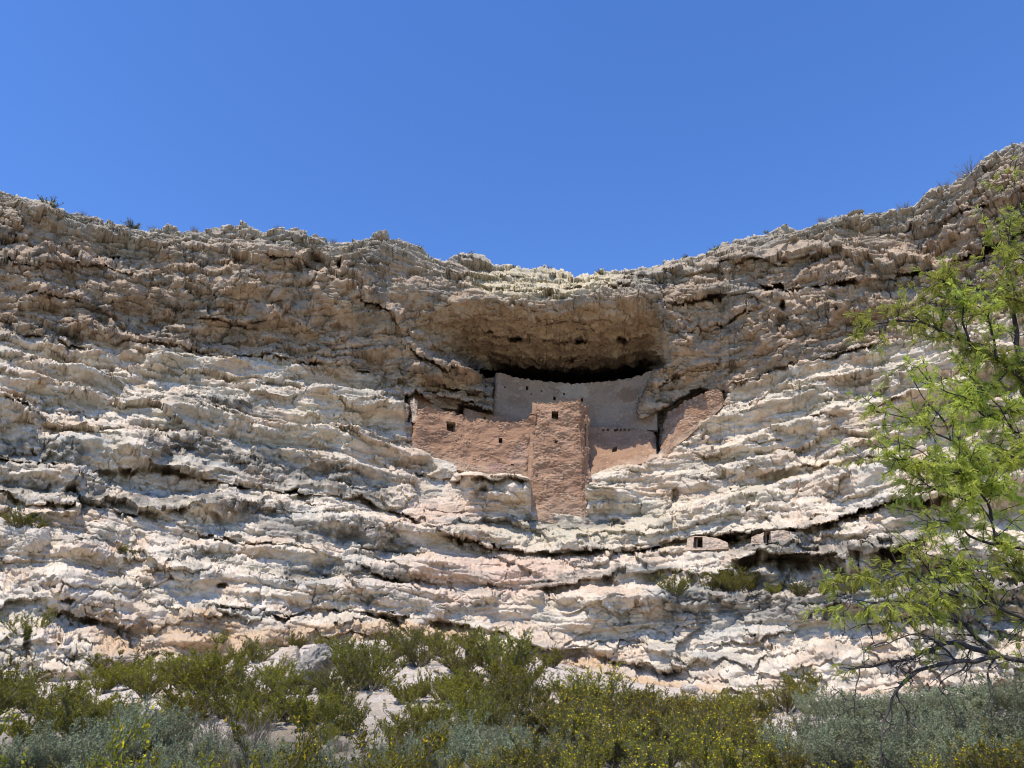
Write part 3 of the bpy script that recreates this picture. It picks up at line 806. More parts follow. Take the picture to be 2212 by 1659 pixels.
# left block: one long wall that follows the curve of the alcove, with a short return at its right end
masonry_wall('curved_wall', [
    (893, 893, 70.2, 884, 950, 69.9), (904, 884, 68.6, 888, 962, 68.2), (930, 882, 68.9, 930, 991, 68.4), (980, 892, 69.6, 985, 1006, 69.0), (1030, 904, 70.0, 1020, 1016, 69.3),
    (1080, 911, 70.1, 1080, 1019, 69.4), (1120, 912, 69.8, 1118, 1021, 69.3), (1140, 903, 69.5, 1138, 1024, 69.2), (1154, 894, 69.2, 1148, 1030, 69.0), (1158, 893, 69.3, 1151, 1032, 69.1), (1165, 897, 71.4, 1160, 1034, 71.0)],
    dw, th=0.6, res=0.055, seed=1, bare=0.45, stone=0.085, jag=0.2, color=(0.335, 0.196, 0.122),
    holes=[(966, 913, 981, 931, 1.3, 'window', 1), (1077, 947, 1085, 959, 0.8), (1103, 1003, 1110, 1006, 0.3)],
    plaster=[(1130, 985, 34, 26, (0.37, 0.235, 0.165)), (1075, 1010, 18, 12, (0.34, 0.21, 0.16))])
# square tower
masonry_wall('tower', [
    (1164, 874, 71.6, 1154, 1100, 70.6), (1161, 870, 69.6, 1145, 1102, 68.2), (1163, 870, 69.55, 1147, 1104, 68.1), (1206, 868, 69.3, 1203, 1114, 67.9), (1250, 866, 69.0, 1258, 1122, 67.7),
    (1252, 866, 69.05, 1260, 1122, 67.8), (1268, 881, 70.9, 1275, 1040, 70.2)],
    dw, th=0.5, res=0.055, seed=2, bare=0.65, stone=0.095, jag=0.22, smoothk=False, color=(0.342, 0.208, 0.133),
    holes=[(1192, 890, 1207, 905, 1.3, 'window', 1), (1197.5, 951, 1204, 957, 0.35), (1261, 898, 1266, 962, 0.9, 'doorway')])
# wall of the top storey, pale plaster, set far back in the alcove
masonry_wall('upper_wall', [
    (1069, 812, 76.0, 1064, 897, 75.6), (1077, 806, 74.6, 1067, 898, 74.4), (1111, 814, 75.4, 1110, 912, 75.0), (1147, 821, 76.0, 1150, 925, 75.6), (1218, 827, 76.4, 1220, 940, 76.0), (1272, 827, 76.0, 1279, 935, 75.6),
    (1326, 822, 75.2, 1330, 935, 74.6), (1375, 812, 74.3, 1379, 930, 73.8), (1415, 796, 73.3, 1420, 930, 73.0)],
    dw, th=0.5, res=0.06, seed=3, bare=0.4, stone=0.065, jag=0.14, foot=False, color=PLASTER, color2=(0.28, 0.205, 0.15),
    holes=[(1135, 836, 1141, 843, 1.0), (1195, 858, 1201, 864, 0.8), (1216, 849, 1220, 853, 0.6), (1168, 843, 1171, 846, 0.5), (1062, 838, 1066, 842, 0.4), (1089, 835, 1092, 838, 0.4), (1146, 850, 1149, 853, 0.4),
           (1254, 861, 1259, 868, 0.6)],
    plaster=[(1240, 842, 36, 24, (0.40, 0.32, 0.25)), (1356, 853, 24, 18, (0.25, 0.165, 0.11)), (1092, 814, 26, 10, (0.30, 0.215, 0.155)), (1277, 905, 16, 40, (0.29, 0.195, 0.14)), (1300, 926, 60, 8, (0.30, 0.2, 0.145))])
masonry_wall('upper_wall_end', [(1041, 818, 75.8, 1038, 850, 75.8), (1071, 814, 75.9, 1068, 850, 75.9)], dw, th=0.4, res=0.07, seed=9, bare=0.4, stone=0.03, foot=False, color=(0.34, 0.245, 0.175), jag=0.08)
# low red wall between the block and the upper storey
masonry_wall('lower_tier_wall', [(1003, 882, 73.0, 1003, 925, 72.8), (1030, 889, 73.5, 1030, 930, 73.3), (1061, 896, 74.0, 1061, 935, 73.8), (1100, 905, 74.3, 1100, 940, 74.1), (1160, 917, 74.2, 1160, 940, 74.0)], dw, th=0.4, res=0.07, seed=4, bare=0.15,
             stone=0.03, foot=False, color=(0.32, 0.20, 0.13), jag=0.06, holes=[(1045, 901, 1049, 904, 0.3)])
# wall right of the tower
masonry_wall('side_wall', [
    (1256, 916, 72.4, 1250, 1046, 70.4), (1280, 921, 73.2, 1278, 1034, 70.6), (1330, 925, 73.6, 1310, 1022, 70.9), (1374, 925, 73.4, 1366, 1002, 71.1), (1392, 929, 73.2, 1390, 996, 71.2), (1410, 934, 73.0, 1408, 988, 71.4), (1417, 946, 72.9, 1418, 982, 71.5)],
    dw, th=0.6, res=0.06, seed=5, bare=0.3, stone=0.04, jag=0.10, color=(0.33, 0.198, 0.124),
    holes=[(1324, 966, 1332, 974, 0.8)] + [(u, 927, u + 4, 931.5, 0.35, 'beam_socket') for u in (1301, 1311, 1326, 1331, 1339, 1347, 1357)])
# convex stub of wall at the right rim of the alcove
masonry_wall('corner_wall', [
    (1440, 893, 72.9, 1424, 985, 71.8), (1455, 884, 72.2, 1436, 988, 70.6), (1470, 873, 71.3, 1460, 962, 69.8), (1482, 864, 70.7, 1490, 935, 69.3), (1520, 849, 69.9, 1532, 902, 69.0), (1548, 841, 69.6, 1556, 880, 68.9), (1560, 848, 69.7, 1563, 873, 69.0), (1567, 864, 70.5, 1568, 876, 69.8)],
    dw, th=0.6, res=0.055, seed=6, bare=0.8, stone=0.07, jag=0.15, color=(0.335, 0.207, 0.136))
# pointed stub and the red wall behind it, left of the block
masonry_wall('pointed_stub', [(888, 896, 68.9, 886, 909, 68.6), (890, 884, 68.7, 889, 912, 68.3), (894.5, 858, 68.6, 895, 914, 68.2), (899, 884, 68.7, 901, 912, 68.3), (903, 900, 68.9, 904, 912, 68.6)], dw, th=0.5, res=0.05, seed=7, bare=0.7, stone=0.06, color=(0.52, 0.41, 0.31), jag=0.05, foot=False)
masonry_wall('red_back_wall', [(880, 862, 71.0, 880, 915, 70.6), (897, 848, 71.0, 897, 920, 70.6), (915, 858, 71.2, 915, 920, 70.8), (935, 872, 71.5, 935, 920, 71.1), (960, 885, 71.8, 960, 920, 71.4)], dw, th=0.4, res=0.07, seed=8, bare=0.2, stone=0.03, color=(0.31, 0.19, 0.12), jag=0.06, foot=False)
# rubble buttress under the block
masonry_wall('rubble_buttress', [(902, 1050, 68.6, 898, 1078, 67.6), (930, 1036, 68.9, 908, 1090, 67.3), (952, 1026, 69.0, 940, 1098, 67.2), (965, 1015, 69.0, 966, 1102, 67.1), (978, 1026, 69.0, 990, 1102, 67.2), (985, 1044, 68.9, 1008, 1098, 67.4)], dw, th=0.8, res=0.055, seed=10, bare=1.0, stone=0.09, color=(0.62, 0.50, 0.39), color2=(0.55, 0.43, 0.33), jag=0.1)

# dark roof of the rooms behind the block, so that no light leaks in
def roof_slab(name, pts, th=0.25):
    bm = bmesh.new()
    lo = [bm.verts.new((p[0], p[1], p[2] - th)) for p in pts]; hi = [bm.verts.new(p) for p in pts]
    n_ = len(pts)
    bm.faces.new(lo[::-1]); bm.faces.new(hi)
    for i in range(n_): bm.faces.new([lo[i], lo[(i + 1) % n_], hi[(i + 1) % n_], hi[i]])
    me = bpy.data.meshes.new(name); bm.to_mesh(me); bm.free(); me.materials.append(DARKCLAY)
    o = bpy.data.objects.new(name, me); COL.objects.link(o); o.parent = dw
    return o


# ---- two cave rooms low on the right, their mouths closed with pale masonry around a doorway
room_a = masonry_wall('masonry_front', [(1484, 1161, 63.6, 1484, 1189, 63.4), (1510, 1158, 63.5, 1510, 1189, 63.2), (1545, 1162, 63.3, 1545, 1187, 63.1), (1572, 1172, 63.2, 1572, 1185, 63.1)], None, th=0.5, res=0.06, seed=11, bare=1.0, stone=0.06, foot=False, seat=True,
                      color=(0.50, 0.385, 0.29), color2=(0.45, 0.34, 0.25), jag=0.05, holes=[(1500, 1160, 1518, 1184, 1.6, 'doorway')])
tag(room_a, 'pale masonry front with a dark square doorway low in the cliff, left of two', 'ruin', 'masonry fronts of the small cave rooms')
room_b = masonry_wall('masonry_front', [(1626, 1160, 61.4, 1626, 1176, 61.2), (1650, 1150, 61.2, 1650, 1175, 61.0), (1690, 1146, 60.8, 1690, 1168, 60.6), (1728, 1152, 60.4, 1728, 1162, 60.3)], None, th=0.5, res=0.06, seed=12, bare=1.0, stone=0.06, foot=False, seat=True,
                      color=(0.50, 0.385, 0.29), color2=(0.45, 0.34, 0.25), jag=0.05, holes=[(1649, 1150, 1665, 1172, 1.6, 'doorway')])
tag(room_b, 'pale masonry front with a narrow dark doorway above the mushroom shaped boulder', 'ruin', 'masonry fronts of the small cave rooms')
# ================================================================== GROUND
GF = [(-420, 1490), (0, 1480), (200, 1468), (420, 1440), (600, 1402), (900, 1378), (1050, 1388), (1200, 1432), (1400, 1478), (1550, 1500), (1800, 1502), (2212, 1490), (2560, 1470)]
_gu = np.linspace(-400, 2540, 200)
_gv = line(GF, _gu)
_gy = base_y(_gu, _gv); _gs, _gr = bearing(_gu, _gv)
_gz = EYE + _gr * _gy


def ground_z(x, y):
    x = np.asarray(x, float); y = np.asarray(y, float)
    s = np.clip(x / np.maximum(y, 8.0), _gs[0], _gs[-1])
    yf = np.interp(s, _gs, _gy); zf = np.interp(s, _gs, _gz)
    t = np.clip((y - 13) / (yf - 13), 0, 1.25)
    z = -0.25 + (zf + 0.25) * (0.25 * t + 0.75 * t * t * (3 - 2 * np.clip(t, 0, 1))) / 1.0
    return z + 0.10 * fbm(x / 5.0, y / 5.0, 3, 900)


gx = np.r_[np.linspace(-400, -75, 14)[:-1], np.linspace(-75, 75, 720), np.linspace(75, 400, 14)[1:]]
gy = np.r_[np.linspace(-300, -20, 12)[:-1], np.linspace(-20, 20, 90)[:-1], np.linspace(20, 66, 420), np.linspace(66, 78, 4)[1:]]
GX, GY = np.meshgrid(gx, gy)
GZ = ground_z(GX, GY)
GZ = GZ + 0.05 * (billow(GX / 0.7, GY / 0.7, 4, 910, 0.6) - 0.3) + 0.07 * fbm(GX / 0.35, GY / 0.35, 3, 915, 0.6)
a_, b_, c_ = worley(GX / 0.55, GY / 0.55, 50)
GZ += 0.16 * np.clip(0.32 - a_, 0, 1) * (c_ > 0.5)
gc = np.ones(GX.shape + (3,)) * np.array((0.54, 0.46, 0.375))
gc = mixc(gc, (0.38, 0.30, 0.225), sst(-0.1, 0.6, fbm(GX / 3, GY / 3, 4, 920)) * 0.8)
gc = mixc(gc, (0.60, 0.53, 0.45), ((c_ > 0.5) & (a_ < 0.33)) * 0.8)
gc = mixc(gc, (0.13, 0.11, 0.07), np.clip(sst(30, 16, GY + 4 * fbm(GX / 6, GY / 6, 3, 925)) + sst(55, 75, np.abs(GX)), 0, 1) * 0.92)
GROUND = rock_mat('pale_talus', None, 5.0, 0.4, 1.0, 0.08, 9.0)
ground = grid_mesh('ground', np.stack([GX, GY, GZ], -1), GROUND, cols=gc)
tag(ground, kind='structure')


def hit_ground(u, v):
    s, r = bearing(u, v)
    yy = np.linspace(5, 66, 1200)
    d = ground_z(s * yy, yy) - (EYE + r * yy)
    k = np.where(d > 0)[0]
    y = yy[k[0]] if len(k) else 60.0
    return np.array([s * y, y, float(ground_z(s * y, y))])


# ---- boulders
def boulder(name, loc, size, seed, label, cat='boulder', group=None, color=(0.62, 0.57, 0.50), dark=0.5, rot=0.0, tilt=0.0):
    bm = bmesh.new()
    bmesh.ops.create_icosphere(bm, subdivisions=6, radius=1.0)
    P = np.array([v.co[:] for v in bm.verts]); bm.verts.index_update()
    F = np.array([[v.index for v in f.verts] for f in bm.faces]); bm.free()
    # facet by clipping planes, then roughen
    rg = np.random.RandomState(seed)
    for _ in range(9):
        nrm = rg.normal(size=3); nrm /= np.linalg.norm(nrm); dd = rg.uniform(0.55, 0.85)
        h = P @ nrm - dd
        P = P - np.outer(np.clip(h, 0, None) * 0.9, nrm)
    q = P * np.array(size)
    rr = np.linalg.norm(P, axis=1, keepdims=True)
    sc = min(size)
    k = 0.22 * (billow(q[:, 0] / 0.8 / sc + seed, q[:, 2] / 0.6 / sc + q[:, 1] / sc, 5, 930 + seed, 0.6) - 0.4) + 0.08 * fbm(q[:, 0] * 5 / sc, q[:, 2] * 5 / sc + q[:, 1] * 4 / sc, 3, 940 + seed)
    q = q * (1 + k[:, None])
    fq = 0.10 * facets(q[:, 0] / 0.35 / sc + seed, (q[:, 2] + 0.7 * q[:, 1]) / 0.3 / sc, 55) + 0.05 * facets(q[:, 0] / 0.13 / sc, (q[:, 2] + 0.7 * q[:, 1]) / 0.12 / sc, 56)
    q = q * (1 + fq[:, None])
    c = np.ones((len(q), 3)) * np.array(color)
    m = sst(0.0, 0.5, fbm(q[:, 0] / 0.5 / sc, q[:, 2] / 0.4 / sc + q[:, 1] / sc, 4, 950 + seed)) * dark
    c = mixc(c, (0.20, 0.18, 0.16), m)
    ct, st_ = math.cos(tilt), math.sin(tilt)
    x, z = q[:, 0] * ct - q[:, 2] * st_, q[:, 0] * st_ + q[:, 2] * ct
    q = np.stack([x, q[:, 1], z], 1)
    o = raw_mesh(name, q, F, ROCK, smooth=True)
    ca = o.data.color_attributes.new('tint', 'FLOAT_COLOR', 'POINT')
    c4 = np.ones((len(q), 4), np.float32); c4[:, :3] = c
    ca.data.foreach_set('color', c4.reshape(-1))
    o.location = loc; o.rotation_euler = (0, 0, rot)
    tag(o, label, cat, group)
    return o


p = hit_ground(668, 1478)
boulder('boulder', p + np.array([0, 0, 0.6]), (1.15, 0.9, 0.68), 3, 'large tilted grey and white boulder among the bushes at the cliff foot', tilt=R(38), dark=1.0, color=(0.34, 0.30, 0.25))
p = hit_ground(628, 1440)
boulder('boulder', p + np.array([0, 0, 0.35]), (0.55, 0.6, 0.6), 4, 'small smooth tan boulder directly behind the large grey boulder', color=(0.50, 0.40, 0.30), dark=0.25)
p = hit_ground(1585, 1520)
boulder('boulder', p + np.array([0, 0, 0.2]), (0.45, 0.4, 0.28), 5, 'white rock lying in the green thicket right of centre', color=(0.55, 0.48, 0.40), dark=0.3)
p = hit_ground(1488, 1500)
boulder('boulder', p + np.array([0, 0, 0.3]), (0.6, 0.5, 0.3), 6, 'flat pale rock at the cliff foot behind the right hand thicket', color=(0.55, 0.48, 0.40), dark=0.35)
yb = cliff_y(80, 1172)
boulder('boulder', at(80, 1168, yb - 0.2), (0.95, 0.8, 0.75), 7, 'rounded white boulder on the left ledge under a small bush', color=(0.60, 0.52, 0.43), dark=0.4)
yb = cliff_y(1850, 468)
boulder('boulder', at(1850, 466, yb + 0.4), (0.9, 0.9, 0.35), 8, 'flat dark slab perched on the cliff rim at right', color=(0.36, 0.31, 0.25), dark=0.6)
yb = cliff_y(826, 512)
boulder('boulder', at(826, 512, yb + 0.3), (0.75, 0.9, 0.75), 9, 'blocky brown boulder standing on the cliff rim left of the alcove', color=(0.44, 0.37, 0.29), dark=0.5)
yb = cliff_y(650, 505)
# ================================================================== PLANTS
def leaf_mat(name, lo, hi, transl=0.35, rough=0.6):
    m, nt, b = new_mat(name)
    L = nt.links.new
    g = nt.nodes.new('ShaderNodeNewGeometry')
    ramp = nt.nodes.new('ShaderNodeValToRGB')
    ramp.color_ramp.elements[0].color = (*lo, 1); ramp.color_ramp.elements[1].color = (*hi, 1)
    L(g.outputs['Random Per Island'], ramp.inputs[0])
    oi = nt.nodes.new('ShaderNodeObjectInfo')
    vr = nt.nodes.new('ShaderNodeMapRange'); vr.inputs[3].default_value = 0.72; vr.inputs[4].default_value = 1.3
    hr = nt.nodes.new('ShaderNodeMapRange'); hr.inputs[3].default_value = 0.485; hr.inputs[4].default_value = 0.512
    L(oi.outputs['Random'], vr.inputs[0]); L(oi.outputs['Random'], hr.inputs[0])
    hs = nt.nodes.new('ShaderNodeHueSaturation')
    L(vr.outputs[0], hs.inputs['Value']); L(hr.outputs[0], hs.inputs['Hue']); L(ramp.outputs[0], hs.inputs['Color'])
    ramp = hs
    L(ramp.outputs[0], b.inputs['Base Color'])
    b.inputs['Roughness'].default_value = rough
    tr = nt.nodes.new('ShaderNodeBsdfTranslucent'); L(ramp.outputs[0], tr.inputs['Color'])
    mx = nt.nodes.new('ShaderNodeMixShader'); mx.inputs[0].default_value = transl
    L(b.outputs[0], mx.inputs[1]); L(tr.outputs[0], mx.inputs[2])
    out = [n for n in nt.nodes if n.type == 'OUTPUT_MATERIAL'][0]
    L(mx.outputs[0], out.inputs[0])
    return m


CREO = leaf_mat('creosote_leaf', (0.10, 0.106, 0.012), (0.235, 0.215, 0.028))
CREO_Y = leaf_mat('yellowing_creosote_leaf', (0.13, 0.13, 0.011), (0.29, 0.26, 0.022))
SAGE = leaf_mat('saltbush_leaf', (0.17, 0.19, 0.095), (0.30, 0.32, 0.185), 0.2)
MESQ = leaf_mat('mesquite_leaf', (0.34, 0.38, 0.05), (0.60, 0.62, 0.13), 0.5)
CACT = leaf_mat('prickly_pear_pad', (0.16, 0.20, 0.08), (0.24, 0.28, 0.12), 0.05)
PETAL = leaf_mat('yellow_petal', (0.70, 0.50, 0.01), (0.85, 0.68, 0.04), 0.3)
STEM = rock_mat('grey_brown_stem', (0.16, 0.135, 0.11), 4.0, 0.3, 0.3, 0.01, 40.0)
TWIG = rock_mat('pale_dead_twig', (0.21, 0.175, 0.135), 4.0, 0.3, 0.3, 0.01, 40.0)
BARK = rock_mat('dark_mesquite_bark', (0.075, 0.062, 0.055), 5.0, 0.4, 0.8, 0.012, 40.0)


class Tubes:
    def __init__(self, sides=4):
        self.V = []; self.F = []; self.n = 0; self.k = sides

    def add(self, pts, r0, r1):
        pts = np.asarray(pts, float); m = len(pts); k = self.k
        d = np.gradient(pts, axis=0); d /= np.linalg.norm(d, axis=1, keepdims=True) + 1e-9
        ref = np.where(np.abs(d[:, 2:3]) > 0.9, np.array([[1.0, 0, 0]]), np.array([[0, 0, 1.0]]))
        a = np.cross(d, ref); a /= np.linalg.norm(a, axis=1, keepdims=True) + 1e-9
        b = np.cross(d, a)
        rad = np.linspace(r0, r1, m)[:, None]
        for i in range(k):
            an = 2 * math.pi * i / k
            self.V.append(pts + rad * (a * math.cos(an) + b * math.sin(an)))
        base = self.n
        # vertex layout: ring index i -> base + i*m + j
        j = np.arange(m - 1)
        for i in range(k):
            i2 = (i + 1) % k
            self.F.append(np.stack([base + i * m + j, base + i2 * m + j, base + i2 * m + j + 1, base + i * m + j + 1], 1))
        self.n += m * k

    def mesh(self, name, mat):
        return raw_mesh(name, np.concatenate(self.V), np.concatenate(self.F), mat, smooth=True, link=False)


def quads(name, C, A, B, mat, midx=None):
    """leaf quads: centres C, half axes A (length) and B (width); diamond-ish leaf shape"""
    n = len(C)
    V = np.stack([C - A, C + B * 1.0 - A * 0.1, C + A, C - B * 1.0 - A * 0.1], 1).reshape(-1, 3)
    F = np.arange(4 * n).reshape(n, 4)
    return raw_mesh(name, V, F, mat, link=False, matidx=midx)


def unit(a):
    return a / (np.linalg.norm(a, axis=-1, keepdims=True) + 1e-9)


def shrub_meshes(seed, h, spread, nst, ntw, nlf, lf, leafmat, flowers=0, stemmat=STEM, base_r=0.12, up=0.55, sr=0.012, dome=False, leaf_from=0.3, flower_size=1.3):
    """an upright fan of stems with twigs; leaves sit along the twigs"""
    rg = np.random.RandomState(seed)
    tb = Tubes(3)
    lc = []; ld = []
    for i in range(nst):
        az = rg.uniform(0, 2 * math.pi); lean = spread * math.sqrt(rg.uniform(0.02, 1.0))
        Ls = h * rg.uniform(0.62, 1.05) * (1 - 0.25 * lean ** 2)
        d0 = np.array([math.cos(az) * lean, math.sin(az) * lean, 1.0]); d0 /= np.linalg.norm(d0)
        b0 = np.array([math.cos(az), math.sin(az), 0]) * rg.uniform(0, base_r)
        t = np.linspace(0, 1, 6)[:, None]
        bend = np.array([math.cos(az), math.sin(az), 0]) * rg.uniform(-0.05, 0.22) * Ls
        wob = np.cumsum(rg.normal(0, 0.025 * Ls, (6, 3)), axis=0) * np.array([1, 1, 0.4]); wob[0] = 0
        st_ = b0 + d0 * Ls * t + bend * t ** 2 + wob
        tb.add(st_, sr * rg.uniform(0.8, 1.4), sr * 0.35)
        for k in range(ntw):
            f = rg.uniform(leaf_from, 1.0); q = f * 5; i0 = min(4, int(q)); p0 = st_[i0] + (st_[i0 + 1] - st_[i0]) * (q - i0)
            td = unit(rg.normal(0, 1, 3) * np.array([1, 1, 0.5]) + np.array([0, 0, up]) + 0.8 * d0)
            tl = h * rg.uniform(0.10, 0.24) * (1.15 - 0.5 * f)
            e = p0 + td * tl + np.array([0, 0, 0.03 * h])
            tw = np.array([p0, (p0 + e) / 2 + rg.normal(0, 0.03 * tl, 3), e])
            tb.add(tw, sr * 0.4, sr * 0.2)
            m = nlf
            g = rg.uniform(0.15, 1.05, m)[:, None]
            lc.append(p0 + (e - p0) * g + rg.normal(0, tl * 0.10, (m, 3)))
            ld.append(np.repeat(td[None], m, 0))
    stems = tb.mesh('stems', stemmat)
    leaves = fl = None
    if nlf:
        lc = np.concatenate(lc); ld = np.concatenate(ld); n = len(lc)
        A = unit(ld + rg.normal(0, 0.7, (n, 3))) * (lf * rg.uniform(0.6, 1.3, n))[:, None]
        B = unit(np.cross(A, rg.normal(0, 1, (n, 3)))) * (lf * 0.5 * rg.uniform(0.6, 1.2, n))[:, None]
        A0, B0 = A, B
        leaves = quads('leaves', lc, A, B, leafmat)
        if flowers:
            pk = rg.choice(n, flowers, p=(np.clip(lc[:, 2], 0.01, None) ** 2) / (np.clip(lc[:, 2], 0.01, None) ** 2).sum())
            c = lc[pk] + rg.normal(0, lf * 0.8, (flowers, 3))
            cc = np.repeat(c, 3, 0); nn = len(cc)
            A = unit(rg.normal(0, 1, (nn, 3))) * lf * flower_size * rg.uniform(0.7, 1.2, nn)[:, None]
            B = unit(np.cross(A, rg.normal(0, 1, (nn, 3)))) * lf * flower_size * 0.55
            leaves = quads('leaves', np.concatenate([lc, cc + A * 0.7]), np.concatenate([A0, A]), np.concatenate([B0, B]), [leafmat, PETAL], np.r_[np.zeros(n, int), np.ones(nn, int)])
    return stems, leaves, fl


def plant(name, meshes, loc, sc=1.0, rz=0.0, tilt=(0, 0), sz=None):
    root = empty(name, loc, rz)
    root.rotation_euler = (tilt[0], tilt[1], rz)
    root.scale = (sc, sc, sz if sz else sc)
    for pn, me in zip(('stems', 'leaves', 'flowers'), meshes):
        if me is not None:
            o = bpy.data.objects.new(pn, me); COL.objects.link(o); o.parent = root
    return root


# kinds (unit height about 1 m, scaled when planted)
CREO_FAR = [shrub_meshes(10 + i, 1.0, 0.85 + 0.12 * (i % 3), 26, 14, 17, 0.021, CREO if i % 2 else CREO_Y, leaf_from=0.18) for i in range(5)]
CREO_MID = [shrub_meshes(30 + i, 1.0, 0.75 + 0.12 * (i % 3), 28, 16, 20, 0.015, CREO_Y if i % 3 else CREO, leaf_from=0.2, flowers=190, flower_size=1.0) for i in range(4)]
CREO_NEAR = [shrub_meshes(50 + i, 1.0, 0.5, 13, 22, 44, 0.010, CREO_Y, flowers=110, sr=0.007, flower_size=1.0) for i in range(3)]
SAGE_M = [shrub_meshes(70 + i, 1.0, 1.05, 70, 12, 15, 0.018, SAGE, stemmat=TWIG, up=0.9, sr=0.005, base_r=0.2, leaf_from=0.35) for i in range(3)]
DEAD_M = [shrub_meshes(80 + i, 1.0, 1.0, 60, 9, 1, 0.010, SAGE, stemmat=TWIG, up=0.7, sr=0.008, base_r=0.2) for i in range(2)]
rp = random.Random(5)


def put(kind, u, v, hp, label, cat, group, on='ground', back=0.0):
    """plant whose foot is sighted at (u,v); hp = its height as sighted"""
    if on == 'ground':
        p = hit_ground(u, v)
    else:
        y = cliff_y(u, v) + 0.1
        p = at(u, v, y)
    y = p[1]
    d = y * CT + (p[2] - EYE) * ST
    h = hp / FP * d
    ms = {'far': CREO_FAR, 'mid': CREO_MID, 'near': CREO_NEAR, 'sage': SAGE_M, 'dead': DEAD_M}[kind]
    nm = {'far': 'creosote_bush', 'mid': 'creosote_bush', 'near': 'creosote_bush', 'sage': 'saltbush', 'dead': 'dry_shrub'}[kind]
    p = np.array(p) - np.array([0, 0, 0.06])
    o = plant(nm, rp.choice(ms), p, h * rp.uniform(1.0, 1.3), rp.uniform(0, 6.28), (rp.uniform(-.08, .08), rp.uniform(-.08, .08)), h)
    tag(o, label, cat, group)
    return o


G_FOOT = ('olive green creosote bush on the pale slope under the middle of the cliff', 'bush', 'creosote bushes on the pale slope')
G_LEFT = ('olive green creosote bush along the left end of the cliff foot', 'bush', 'creosote bushes at the left')
G_RIGHT = ('yellow flecked creosote bush in the thicket below the right half of the cliff', 'bush', 'creosote bushes of the right thicket')
G_FRONT = ('yellow flowered creosote bush in the front row at the bottom edge', 'bush', 'flowering creosote bushes in front')
G_SAGE = ('grey green saltbush in the big patch at the lower right', 'bush', 'saltbushes at the lower right')
G_SAGE2 = ('grey green saltbush between the creosotes at the lower left and centre', 'bush', 'saltbushes among the creosotes')
G_DEAD = ('grey leafless twiggy shrub among the green bushes at lower left', 'shrub', 'grey leafless shrubs')
G_LEDGE = ('olive bush growing on the ledge halfway up the lower right cliff', 'bush', 'bushes on the right ledge')

FOOT_B = [(620, 1560, 90), (660, 1580, 100), (740, 1590, 95), (900, 1600, 100), (1000, 1600, 95), (1080, 1600, 95), (1140, 1590, 90),(555, 1432, 62), (520, 1440, 50), (640, 1404, 42), (700, 1402, 40), (735, 1412, 42), (610, 1500, 70), (765, 1480, 105), (800, 1492, 110), (730, 1540, 90), (830, 1440, 70), (870, 1412, 68), (905, 1440, 82), (880, 1520, 80),
          (930, 1396, 48), (960, 1420, 60), (1010, 1402, 62), (1000, 1462, 84), (1050, 1430, 74), (1085, 1470, 118), (1060, 1520, 90), (1125, 1490, 100), (1150, 1530, 80), (1190, 1442, 52), (960, 1520, 85), (1010, 1545, 90),
          (700, 1500, 70), (1120, 1440, 60), (1230, 1516, 70), (590, 1470, 60), (930, 1570, 80), (690, 1560, 80), (985, 1500, 70), (1095, 1540, 90), (760, 1440, 60)]
for u, v, h in FOOT_B: put('far', u, v, h, *G_FOOT)
LEFT_B = [(20, 1530, 110), (70, 1540, 90), (110, 1575, 110), (150, 1520, 60), (215, 1500, 80), (255, 1480, 90), (290, 1490, 70), (320, 1510, 85), (400, 1490, 95), (445, 1505, 120), (480, 1500, 95), (420, 1560, 110), (500, 1560, 100), (160, 1600, 110),
          (-30, 1560, 120), (545, 1530, 100), (380, 1600, 80), (220, 1590, 100), (470, 1440, 50), (350, 1470, 60), (560, 1580, 90), (60, 1610, 90), (270, 1560, 60)]
for u, v, h in LEFT_B: put('far', u, v, h, *G_LEFT)
RIGHT_B = [(1290, 1545, 112), (1330, 1560, 95), (1260, 1570, 90), (1380, 1545, 70), (1420, 1560, 80), (1460, 1560, 78), (1510, 1570, 85), (1555, 1565, 80), (1600, 1560, 70), (1650, 1550, 70), (1700, 1540, 78), (1740, 1520, 50), (1350, 1600, 90), (1400, 1610, 95),
           (1450, 1620, 110), (1500, 1640, 120), (1560, 1620, 100), (1610, 1610, 95), (1300, 1630, 110), (1240, 1620, 100), (1190, 1600, 100), (1650, 1640, 110), (1200, 1560, 80), (1340, 1660, 110), (1420, 1680, 120), (1540, 1690, 120), (1610, 1690, 120), (1690, 1690, 100), (1260, 1690, 120), (1480, 1540, 50)]
for u, v, h in RIGHT_B: put('mid', u, v, h, *G_RIGHT)
for u, v, h in [(1150, 1700, 130), (1080, 1720, 110), (1210, 1740, 120), (1320, 1760, 130), (1450, 1780, 150), (1570, 1790, 150), (1700, 1790, 150), (1770, 1780, 130), (1850, 1760, 120), (1980, 1760, 110), (2080, 1750, 130), (2150, 1740, 140), (2220, 1740, 170), (1030, 1760, 120),
                (860, 1760, 120), (780, 1790, 130), (590, 1800, 120), (480, 1790, 110), (300, 1790, 150), (160, 1790, 130), (40, 1780, 110), (560, 1730, 90), (130, 1730, 90)]:
    put('mid', u, v, h, *G_FRONT)
for u, v, h in [(1760, 1560, 70), (1820, 1570, 90), (1880, 1570, 80), (1940, 1565, 80), (2000, 1560, 80), (2060, 1560, 85), (2110, 1560, 90), (2170, 1560, 100), (2230, 1560, 110), (1780, 1620, 90), (1850, 1630, 100), (1920, 1640, 110), (1990, 1640, 110),
                (2060, 1630, 110), (2130, 1640, 120), (2200, 1640, 130), (1820, 1690, 110), (1900, 1700, 120), (1990, 1710, 130), (2080, 1700, 130), (2160, 1700, 130), (1730, 1650, 90)]:
    put('sage', u, v, h, *G_SAGE)
